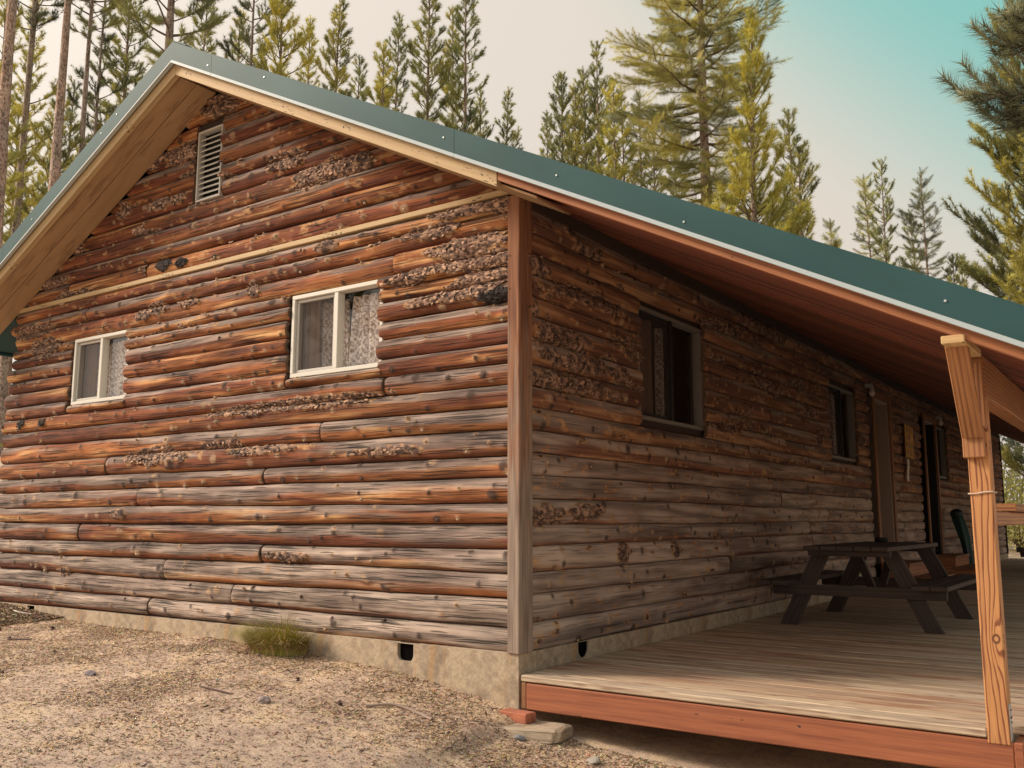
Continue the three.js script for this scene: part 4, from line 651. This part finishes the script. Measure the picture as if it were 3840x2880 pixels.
function limb(pts, r0, r1, sides, colFn, out) {   // tapered tube through pts into out {P,C,I}
  const b0 = out.P.length / 3, n = pts.length, up = new THREE.Vector3();
  for (let i = 0; i < n; i++) {
    const t = i / (n - 1), d = pts[Math.min(n - 1, i + 1)].clone().sub(pts[Math.max(0, i - 1)]).normalize(); up.set(0, 1, 0); if (Math.abs(d.y) > 0.9) up.set(1, 0, 0);
    const a = new THREE.Vector3().crossVectors(d, up).normalize(), b = new THREE.Vector3().crossVectors(a, d), rr = r0 + (r1 - r0) * t;
    for (let k = 0; k < sides; k++) { const an = 6.2832 * k / sides, R = rr * (sides > 6 ? 1 + 0.14 * (noise(k * 1.7, i * 2.3, 5) - 0.5) : 1); out.P.push(pts[i].x + (a.x * Math.cos(an) + b.x * Math.sin(an)) * R, pts[i].y + (a.y * Math.cos(an) + b.y * Math.sin(an)) * R, pts[i].z + (a.z * Math.cos(an) + b.z * Math.sin(an)) * R); const c = colFn(k, i, t); out.C.push(c[0], c[1], c[2]); }
    if (i) for (let k = 0; k < sides; k++) { const p = b0 + (i - 1) * sides + k, q = b0 + (i - 1) * sides + (k + 1) % sides; out.I.push(p, q, p + sides, q, q + sides, p + sides); }
  }
}
const toMesh = o => { const g = new THREE.BufferGeometry(); g.setAttribute('position', new THREE.Float32BufferAttribute(o.P, 3)); g.setAttribute('color', new THREE.Float32BufferAttribute(o.C, 3)); g.setIndex(o.I); g.computeVertexNormals(); return g; };
const PAL = { gold: [[0.68, 0.61, 0.12], [0.34, 0.34, 0.09]], olive: [[0.48, 0.46, 0.14], [0.17, 0.19, 0.08]], green: [[0.40, 0.40, 0.13], [0.15, 0.175, 0.08]], dark: [[0.22, 0.235, 0.11], [0.09, 0.105, 0.065]], mixed: [[0.60, 0.54, 0.13], [0.15, 0.17, 0.07]] };  // sunlight put into the bright leaf tones, crown shade into the dark ones
let treeTufts = 0;
function conifer(o) {
  const { label, x, z, H, base = 0.3, R = 1.6, r0 = 0.17, pal = 'olive', style = 'pine', seed, den = 1, tuft = 0.23, shape = 0.55, name = 'pine_tree', group, bark = [0.30, 0.20, 0.145], up = 0.25, dead = 0 } = o;
  const r = rng(seed * 131 + 7), gy = ground(x, z), h = H - gy, t = thing(name, label, 'tree', [x, gy - 0.05, z], 0, group);
  const TR = { P: [], C: [], I: [] }, BR = { P: [], C: [], I: [] }, bend = (r() - 0.5) * 0.5, bz = (r() - 0.5) * 0.5;
  const at = f => new THREE.Vector3(bend * Math.sin(f * 3), f * h, bz * Math.sin(f * 2.6)), nT = 44;
  limb(Array.from({ length: nT }, (_, i) => at(i / (nT - 1))), r0, 0.02, 12, (k, i) => { const q = 0.55 + 0.75 * noise(k * 1.1, i * 3.7 + seed, 12) , p = noise(k * 0.6, i * 1.3, seed + 3); const c = mix(bark, [0.30, 0.245, 0.21], p); return c.map(v => v * q * 1.5); }, TR);
  const mats = [], cols = [], [ca, cb] = PAL[pal], q = new THREE.Quaternion(), Y = new THREE.Vector3(0, 1, 0), m4 = new THREE.Matrix4();
  const put = (p, d, s) => { q.setFromUnitVectors(Y, d); const roll = new THREE.Quaternion().setFromAxisAngle(Y, style === 'fir' ? (r() - 0.5) * 1.2 : r() * 6.28); m4.compose(p, q.clone().multiply(roll), new THREE.Vector3(s, s * (style === 'fir' ? 1 : 1.1), s)); mats.push(m4.clone()); const c = mix(ca, cb, clamp(tone + (r() - 0.5) * 0.5, 0, 1)); const k = 0.75 + 0.5 * r(); cols.push(c.map(v => v * k)); }; let tone = 0.5;
  const nB = Math.round((1 - base) * h * (style === 'fir' ? 8 : 6.5) * den); const bc = (k, i) => { const v = 0.6 + 0.5 * noise(k, i, seed); return [0.15 * v, 0.105 * v, 0.08 * v]; };
  for (let b = 0; b < nB; b++) {
    const f = base + (1 - base) * Math.pow((b + r()) / nB, 0.92), cf = (f - base) / (1 - base);
    if (f > 0.992) continue; tone = r();
    const prof = Math.pow(Math.max(0, 1 - cf), shape) * (0.55 + 0.45 * sm(0, 0.16, cf)) * (0.75 + 0.5 * noise(cf * 9, seed, 44)) + 0.03;
    const len = Math.max(0.16, R * prof * ((style === 'fir' ? 0.5 : 0.32) + 0.85 * r())), az = b * 2.39996 + r() * 0.7, el = style === 'fir' ? 0.15 - 0.4 * (1 - cf) + 0.5 * cf * cf + (r() - 0.5) * 0.3 : up + 0.5 * cf + (r() - 0.5) * 0.35;
    const p0 = at(f), n = 6, pts = []; for (let i = 0; i < n; i++) { const s = i / (n - 1), rise = style === 'fir' ? Math.sin(el) * s - 0.10 * s * (1 - s) * 2 + 0.12 * s * s : Math.sin(el) * s + 0.22 * s * s; pts.push(new THREE.Vector3(p0.x + Math.cos(az + 0.2 * s * (r() - 0.5)) * Math.cos(el) * len * s, p0.y + rise * len, p0.z + Math.sin(az) * Math.cos(el) * len * s)); }
    limb(pts, 0.012 + 0.016 * len, 0.005, 4, bc, BR);
    if (cf < dead && r() < 0.75) continue;
    const cv = (s) => { const k = clamp(s, 0, 0.999) * (n - 1), i = Math.floor(k); return pts[i].clone().lerp(pts[i + 1], k - i); };
    const dir = s => cv(Math.min(0.999, s + 0.06)).sub(cv(Math.max(0, s - 0.06))).normalize();
    const nt = Math.max(2, Math.round(len / (tuft * 0.8))), s0 = style === 'fir' ? 0.12 : 0.46;
    for (let i = 0; i < nt; i++) { const s = s0 + (1 - s0) * (i + r()) / nt; put(cv(s), dir(s).add(new THREE.Vector3((r() - 0.5) * 0.5, 0.15, (r() - 0.5) * 0.5)).normalize(), tuft * (0.75 + 0.5 * r())); }
    const nTw = Math.round(len * (style === 'fir' ? 8 : 7.5));
    for (let i = 0; i < nTw; i++) { const s = s0 + (0.97 - s0) * r(), p = cv(s), d = dir(s), sd = (i % 2 ? 1 : -1) * (0.6 + 0.5 * r()), tl = (0.18 + 0.36 * len * (1 - s * 0.6)) * (0.5 + 0.6 * r());
      const td = d.clone().applyAxisAngle(Y, sd); td.y += style === 'fir' ? -0.05 : 0.35 * r(); td.normalize(); const m = Math.max(1, Math.round(tl / (tuft * 0.85)));
      const e = p.clone().addScaledVector(td, tl); limb([p, e], 0.007, 0.003, 3, bc, BR);
      for (let k = 1; k <= m; k++) put(p.clone().addScaledVector(td, tl * k / m), td.clone().add(new THREE.Vector3((r() - 0.5) * 0.4, 0.1, (r() - 0.5) * 0.4)).normalize(), tuft * (0.7 + 0.5 * r())); }
  }
  for (let i = 0; i < 7; i++) put(at(0.955 + 0.045 * i / 6), new THREE.Vector3((r() - 0.5) * 0.3, 1, (r() - 0.5) * 0.3).normalize(), tuft * 0.9);
  part('trunk', trunkUV(toMesh(TR), 12, h), trunkMat, t); if (BR.P.length) part('branches', toMesh(BR), barkMat, t).userData.kind = 'stuff';
  const im = new THREE.InstancedMesh(style === 'fir' ? firSpray : needleTuft, leafMat, mats.length), c = new THREE.Color(); mats.forEach((m, i) => { im.setMatrixAt(i, m); im.setColorAt(i, c.setRGB(...cols[i])); }); im.name = 'crown'; im.userData.kind = 'stuff'; t.add(im); treeTufts += mats.length;
  return t;
}
const RB = [0.33, 0.205, 0.145];
// tall bare-trunked pines left of the ridge
conifer({ label: 'thick bare pine trunk at the left edge, brownest of the row', x: -23.55, z: -7.99, H: 27, base: 0.62, R: 2.2, r0: 0.26, pal: 'green', seed: 1, bark: RB });
conifer({ label: 'slim leaning-looking pine trunk second from the left edge', x: -30.0, z: -11.5, H: 29, base: 0.60, R: 1.8, r0: 0.19, pal: 'dark', seed: 2, bark: [0.26, 0.2, 0.16] });
conifer({ label: 'straight brown pine trunk third from the left edge', x: -25.26, z: -10.27, H: 28, base: 0.66, R: 2.0, r0: 0.23, pal: 'green', seed: 3, bark: RB });
conifer({ label: 'grey slender pine trunk fourth from the left edge', x: -29.87, z: -13.99, H: 29, base: 0.63, R: 1.8, r0: 0.17, pal: 'green', seed: 4, bark: [0.27, 0.2, 0.17] });
conifer({ label: 'very thin pine trunk right beside the grey slender one', x: -34.9, z: -17.2, H: 30, base: 0.5, R: 1.4, r0: 0.12, pal: 'dark', seed: 5, bark: [0.2, 0.15, 0.13], den: 0.6 });
conifer({ label: 'thin pine trunk between grey trunk and cabin ridge', x: -35.9, z: -18.7, H: 31, base: 0.45, R: 1.8, r0: 0.15, pal: 'olive', seed: 6, bark: [0.24, 0.17, 0.14] });
conifer({ label: 'dark thick pine trunk rising just behind the cabin ridge', x: -22.15, z: -11.95, H: 27, base: 0.52, R: 2.4, r0: 0.25, pal: 'green', seed: 7, bark: [0.18, 0.11, 0.085] });
conifer({ label: 'slim pine trunk right of the ridge beside the golden pine', x: -26.1, z: -18.4, H: 26, base: 0.45, R: 1.6, r0: 0.16, pal: 'dark', seed: 8, bark: [0.24, 0.17, 0.14], den: 0.7 });
// sunlit trees over the right roof slope
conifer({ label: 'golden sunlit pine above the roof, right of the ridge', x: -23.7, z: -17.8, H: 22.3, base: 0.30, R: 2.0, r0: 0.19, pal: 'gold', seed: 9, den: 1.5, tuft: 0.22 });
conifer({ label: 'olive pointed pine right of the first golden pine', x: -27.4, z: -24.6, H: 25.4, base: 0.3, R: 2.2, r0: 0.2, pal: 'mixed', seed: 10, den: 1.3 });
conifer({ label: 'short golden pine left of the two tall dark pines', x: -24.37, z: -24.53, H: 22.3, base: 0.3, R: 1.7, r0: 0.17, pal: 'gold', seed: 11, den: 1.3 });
conifer({ label: 'tall dark pine, left one of the pair over the roof', x: -24.0, z: -27.1, H: 28, base: 0.28, R: 2.1, r0: 0.2, pal: 'olive', seed: 12, den: 1.35 });
conifer({ label: 'tall dark pine, right one of the pair over the roof', x: -23.7, z: -29.7, H: 28.5, base: 0.3, R: 2.1, r0: 0.21, pal: 'green', seed: 13, den: 1.1 });
conifer({ label: 'small lone spire right of the two tall dark pines', x: -29.74, z: -42, H: 28.4, base: 0.3, R: 1.9, r0: 0.2, pal: 'olive', seed: 14, den: 1.1, tuft: 0.26 });
conifer({ label: 'leftmost spire of the cluster left of the big fir', x: -24.5, z: -39.9, H: 27.3, base: 0.3, R: 2.1, r0: 0.2, pal: 'green', seed: 15, den: 1.3, tuft: 0.25 });
conifer({ label: 'tallest spire of the cluster left of the big fir', x: -21.3, z: -38.6, H: 27.7, base: 0.3, R: 2.1, r0: 0.2, pal: 'olive', seed: 16, den: 1.1, tuft: 0.24 });
conifer({ label: 'middle spire of the cluster left of the big fir', x: -23.9, z: -41.4, H: 28.0, base: 0.3, R: 2.2, r0: 0.2, pal: 'olive', seed: 17, den: 1.3, tuft: 0.25 });
conifer({ label: 'slender tree of the cluster nearest the fir long limb', x: -23.0, z: -44.6, H: 27.9, base: 0.3, R: 1.8, r0: 0.19, pal: 'mixed', seed: 18, den: 1.0, tuft: 0.26 });
conifer({ label: 'slender spire just left of the big fir', x: -21.2, z: -43.6, H: 26.8, base: 0.3, R: 1.9, r0: 0.19, pal: 'mixed', style: 'fir', seed: 19, den: 1.0, tuft: 0.3, name: 'fir_tree' });
conifer({ label: 'big broad fir in the middle of the sky gap', x: -9.59, z: -26.1, H: 31, base: 0.22, R: 2.7, r0: 0.30, pal: 'mixed', style: 'fir', seed: 20, den: 1.25, tuft: 0.27, shape: 0.4, name: 'fir_tree', bark: [0.2, 0.13, 0.1] });
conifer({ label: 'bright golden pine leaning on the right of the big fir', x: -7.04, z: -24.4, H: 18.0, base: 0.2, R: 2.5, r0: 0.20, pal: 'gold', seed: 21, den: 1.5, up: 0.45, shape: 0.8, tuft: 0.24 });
conifer({ label: 'left one of three small trees in the right sky gap', x: -11.8, z: -57.8, H: 23.7, base: 0.3, R: 2.0, r0: 0.2, pal: 'olive', style: 'fir', seed: 22, tuft: 0.32, name: 'fir_tree', den: 0.8 });
conifer({ label: 'middle one of three small trees, thin and open', x: -9.84, z: -54.5, H: 23.3, base: 0.25, R: 2.2, r0: 0.17, pal: 'green', seed: 23, den: 0.8, tuft: 0.24 });
conifer({ label: 'right one of three small trees, dark tiered spire', x: -8.24, z: -58, H: 23.2, base: 0.25, R: 2.4, r0: 0.2, pal: 'dark', style: 'fir', seed: 24, den: 0.55, tuft: 0.32, name: 'fir_tree' });
conifer({ label: 'tiny far spire peeking over the roof, right of golden pine', x: -18.7, z: -74.5, H: 26.4, base: 0.3, R: 2.0, r0: 0.2, pal: 'olive', style: 'fir', seed: 25, den: 0.6, tuft: 0.4, name: 'fir_tree' });
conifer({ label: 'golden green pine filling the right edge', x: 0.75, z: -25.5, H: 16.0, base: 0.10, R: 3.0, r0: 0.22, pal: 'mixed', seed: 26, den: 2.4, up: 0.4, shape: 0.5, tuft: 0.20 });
conifer({ label: 'far low pine just left of the right edge pine', x: -8.0, z: -70.6, H: 20.4, base: 0.2, R: 2.6, r0: 0.2, pal: 'green', seed: 27, den: 0.9, tuft: 0.32 });
conifer({ label: 'dark far pine low behind the right edge pine', x: -3.6, z: -62, H: 17.2, base: 0.2, R: 2.6, r0: 0.2, pal: 'dark', seed: 28, den: 0.8, tuft: 0.32 });
const more = [[-34.8, -24.5, 27.4, 'mixed', 'olive pine crown between slim trunk and golden pine'], [-34.7, -29.2, 29.3, 'gold', 'yellowish pine between golden pine and olive pointed pine'], [-35.1, -33.6, 28.9, 'olive', 'low pine top between olive pointed pine and short golden pine'], [-30.4, -32.2, 29.3, 'green', 'green pine between short golden pine and the tall pair'], [-31.6, -38.3, 33.2, 'mixed', 'sunlit pine showing between the tall dark pair'], [-31.3, -40.9, 28.7, 'olive', 'low pine at the right foot of the tall pair'], [-29.8, -46.6, 28.8, 'olive', 'lowest pine at the left foot of the spire cluster'], [-21.3, -36.3, 24.0, 'mixed', 'sunlit low pine in front of the spire cluster'], [-18.7, -35.8, 23.5, 'gold', 'golden low pine at the right of the spire cluster'], [-18.7, -40.4, 23.5, 'olive', 'olive pine tucked against the big fir from the left'], [-21.1, -48.0, 27.8, 'green', 'green pine peeking left of the big fir trunk'], [-10.7, -39.1, 20.9, 'olive', 'olive pine behind the right side of the golden leaning pine'], [-8.5, -33.7, 16.6, 'mixed', 'low sunlit pine at right foot of the golden leaning pine'], [-10.0, -62.8, 22.1, 'green', 'low pine between the second and third small trees'], [-7.0, -60.2, 17.9, 'dark', 'low dark pine right of the tiered spire'], [-34.5, -22.4, 27.5, 'olive', 'olive pine crown right behind the cabin ridge'], [-38.0, -38.5, 30.2, 'gold', 'far golden pine left of the tall pair']];
more.forEach(([x, z, H, pal, label], i) => conifer({ label, x, z, H, base: 0.28, R: 2.0, r0: 0.18, pal, seed: 300 + i, den: 1.1, tuft: 0.26, shape: 0.6 }));
{ // fill of the wood behind the trunks at left
  const r = rng(515), L = 'pine of the dense wood seen between the left trunks';
  for (const [d, a] of [[38, 27.5], [46, 26], [42, 24.5], [50, 23], [40, 21.5], [48, 20], [44, 28.8], [55, 18.5], [58, 25.2], [60, 22.2], [52, 29.5], [56, 16.5], [36, 30.5], [62, 27], [47, 17.4], [45, 23.8], [53, 28.2], [57, 21], [49, 26.6], [64, 24], [41, 19.2], [66, 19.6]]) {
    const az = (35.06 + a) * Math.PI / 180; conifer({ label: L, group: 'wood behind the left trunks', x: 3.16 - Math.sin(az) * d, z: 4.58 - Math.cos(az) * d, H: ground(3.16 - Math.sin(az) * d, 4.58 - Math.cos(az) * d) + 13 + 9 * r(), base: 0.25, R: 1.7 + 0.6 * r(), r0: 0.13 + 0.06 * r(), pal: ['olive', 'green', 'mixed', 'mixed', 'gold'][Math.floor(r() * 5)], seed: 200 + Math.round(d * 10 + a), den: 0.9, tuft: 0.23 }); }
}
{ // trees of the clearing's other sides: they stand outside the picture and show in the window panes
  for (const [x, z, H, s] of [[-13, 17, 21, 61], [-17.5, 13.5, 24, 62], [-10, 23, 20, 63], [-22, 20, 25, 64], [9.5, -34, 15, 66]]) conifer({ label: 'pine on the far side of the clearing, outside the picture', group: 'pines around the clearing', x, z, H, base: 0.2, R: 2.4, r0: 0.22, pal: 'mixed', seed: s, den: 0.9, tuft: 0.26 });
}
{ // near pine: only the tips of two limbs reach into the picture at top right
  const t = thing('pine_tree', 'near dark pine bough with long needles in top right corner', 'tree', [5.6, ground(5.6, -5.2), -5.2]); const y0 = ground(5.6, -5.2);
  const TR = { P: [], C: [], I: [] }, BR = { P: [], C: [], I: [] }, col = (k, i) => { const v = 0.6 + 0.6 * noise(k, i * 2, 9); return [0.20 * v, 0.13 * v, 0.10 * v]; };
  limb(Array.from({ length: 20 }, (_, i) => new THREE.Vector3(0.1 * Math.sin(i), i * 0.6, 0)), 0.21, 0.05, 12, col, TR);
  const g = (() => { const P = [], I = [], r = rng(8); for (let i = 0; i < 26; i++) { const a = r() * 6.283, el = 0.75 + 0.45 * r(), L = 0.85 + 0.3 * r(), yy = (r() - 0.5) * 0.6, w = 0.030, dx = Math.cos(a) * Math.sin(el) * L, dz = Math.sin(a) * Math.sin(el) * L, dy = Math.cos(el) * L, b = P.length / 3; P.push(-Math.sin(a) * w, yy, Math.cos(a) * w, Math.sin(a) * w, yy, -Math.cos(a) * w, dx, yy + dy, dz); I.push(b, b + 1, b + 2); } const q = new THREE.BufferGeometry(); q.setAttribute('position', new THREE.Float32BufferAttribute(P, 3)); q.setIndex(I); q.computeVertexNormals(); return q; })();
  const mats = [], q = new THREE.Quaternion(), Y = new THREE.Vector3(0, 1, 0), r = rng(12), m4 = new THREE.Matrix4();
  const bough = (a, b, c, brush) => { const cv = new THREE.QuadraticBezierCurve3(...[a, b, c].map(p => new THREE.Vector3(p[0] - 5.6, p[1] - y0, p[2] + 5.2))), L = cv.getLength(); limb(cv.getPoints(8), brush < 1 ? 0.012 : 0.04, 0.005, 5, col, BR); const n = Math.round(L * brush / 0.036); for (let i = 0; i < n; i++) { const s = 1 - brush * i / n, p = cv.getPoint(s), d = cv.getTangent(s); q.setFromUnitVectors(Y, d); const sc = 0.15 * (0.8 + 0.4 * r()); m4.compose(p, q.clone().multiply(new THREE.Quaternion().setFromAxisAngle(Y, r() * 6.28)), new THREE.Vector3(sc, sc, sc)); mats.push(m4.clone()); } return cv; };
  // limbs run up and left out of the trunk, then split into upturned shoots
  const main = [[[5.6, 3.9, -5.2], [4.0, 4.1, -4.7], [2.12, 4.42, -3.90]], [[5.6, 4.7, -5.2], [4.0, 4.75, -4.8], [2.35, 4.82, -4.0]], [[5.6, 3.6, -5.2], [4.0, 3.75, -4.9], [2.3, 4.22, -4.05]], [[5.6, 5.2, -5.2], [4.2, 5.1, -4.7], [2.62, 5.06, -4.1]]];
  for (const [a, b, c] of main) { const cv = bough(a, b, c, 0.25); for (let k = 0; k < 20; k++) { const s = 0.45 + 0.55 * (k + r() * 0.5) / 20, p = cv.getPoint(s), y = p.y + y0, w = [p.x + 5.6, y, p.z - 5.2], l = 0.24 + 0.26 * r(), up = k % 3 === 0 ? -0.12 : 0.55; const e = [w[0] - l * (0.75 + 0.3 * r()), w[1] + l * (up + 0.25 * r()), w[2] + l * (r() - 0.35) * 1.1]; bough(w, [(w[0] + e[0]) / 2 - 0.03, (w[1] + e[1]) / 2 - 0.10 * l * 3, (w[2] + e[2]) / 2], e, 0.92); } }
  part('trunk', toMesh(TR), barkMat, t); part('branches', toMesh(BR), barkMat, t).userData.kind = 'stuff';
  const im = new THREE.InstancedMesh(g, leafMat, mats.length), c = new THREE.Color(); mats.forEach((m, i) => { im.setMatrixAt(i, m); im.setColorAt(i, c.setRGB(...mix([0.34, 0.33, 0.17], [0.13, 0.14, 0.085], r()))); }); im.name = 'needles'; im.userData.kind = 'stuff'; t.add(im);
}
{ // sunlit shrubs beyond the far end of the porch and left of the cabin
  const leaf = new THREE.BufferGeometry(); leaf.setAttribute('position', new THREE.Float32BufferAttribute([0, 0, 0, 0.35, 0.5, 0.1, 0, 1, 0, -0.35, 0.5, -0.1], 3)); leaf.setIndex([0, 1, 2, 0, 2, 3]); leaf.computeVertexNormals();
  const shrub = (x, z, R, H, n, ca, cb, label, seed) => { const r = rng(seed), y = ground(x, z), t = thing('shrub', label, 'shrub', [x, y, z], 0, 'shrubs around the cabin'), im = new THREE.InstancedMesh(leaf, leafMat, n), m4 = new THREE.Matrix4(), q = new THREE.Quaternion(), e = new THREE.Euler(), c = new THREE.Color(), BR = { P: [], C: [], I: [] };
    for (let i = 0; i < 14; i++) { const a = r() * 6.28, l = R * (0.4 + 0.5 * r()); limb([new THREE.Vector3(0, 0, 0), new THREE.Vector3(Math.cos(a) * l * 0.4, H * 0.4, Math.sin(a) * l * 0.4), new THREE.Vector3(Math.cos(a) * l, H * (0.6 + 0.3 * r()), Math.sin(a) * l)], 0.03, 0.006, 4, () => [0.2, 0.14, 0.1], BR); }
    const cl = Array.from({ length: 26 }, () => { const a = r() * 6.28, k = Math.sqrt(r()); return [Math.cos(a) * R * k * 0.8, H * (0.15 + 0.75 * r()) * (1 - 0.4 * k), Math.sin(a) * R * k * 0.8, 0.25 + 0.3 * r()]; });
    for (let i = 0; i < n; i++) { const p = cl[Math.floor(r() * cl.length)], k = p[3] * Math.cbrt(r()) * R * 0.8, a = r() * 6.28, b = Math.acos(2 * r() - 1); e.set(r() * 6, r() * 6, r() * 6); q.setFromEuler(e); const s = 0.07 + 0.07 * r(); m4.compose(new THREE.Vector3(p[0] + k * Math.sin(b) * Math.cos(a), Math.max(0.03, p[1] + k * Math.cos(b)), p[2] + k * Math.sin(b) * Math.sin(a)), q, new THREE.Vector3(s, s, s)); im.setMatrixAt(i, m4); im.setColorAt(i, c.setRGB(...mix(ca, cb, r()))); }
    im.name = 'foliage'; im.userData.kind = 'stuff'; t.add(im); part('stems', toMesh(BR), barkMat, t); };
  shrub(-0.6, -27.5, 2.2, 3.0, 5000, [0.72, 0.68, 0.26], [0.42, 0.43, 0.15], 'pale yellow-green shrub beyond the far end of the porch', 1);
  shrub(1.8, -30, 2.4, 3.2, 4500, [0.62, 0.60, 0.20], [0.36, 0.37, 0.12], 'yellow-green shrub right of the pale one past the porch', 2);
  shrub(-2.6, -38, 3.6, 5.6, 4500, [0.10, 0.13, 0.07], [0.05, 0.07, 0.045], 'dark green shrub behind the pale one past the porch', 3);
  shrub(-15.5, -6.6, 1.8, 3.2, 3500, [0.34, 0.32, 0.08], [0.18, 0.2, 0.06], 'yellow-green shrub past the left end of the cabin', 4);
  shrub(9, -19, 2.4, 2.6, 3500, [0.42, 0.40, 0.10], [0.24, 0.26, 0.07], 'yellow-green shrub out of frame right of the porch', 5);
}
//END
scene.traverse(o => { if (o.isMesh) { o.castShadow = true; o.receiveShadow = true; } });
renderer.render(scene, camera);
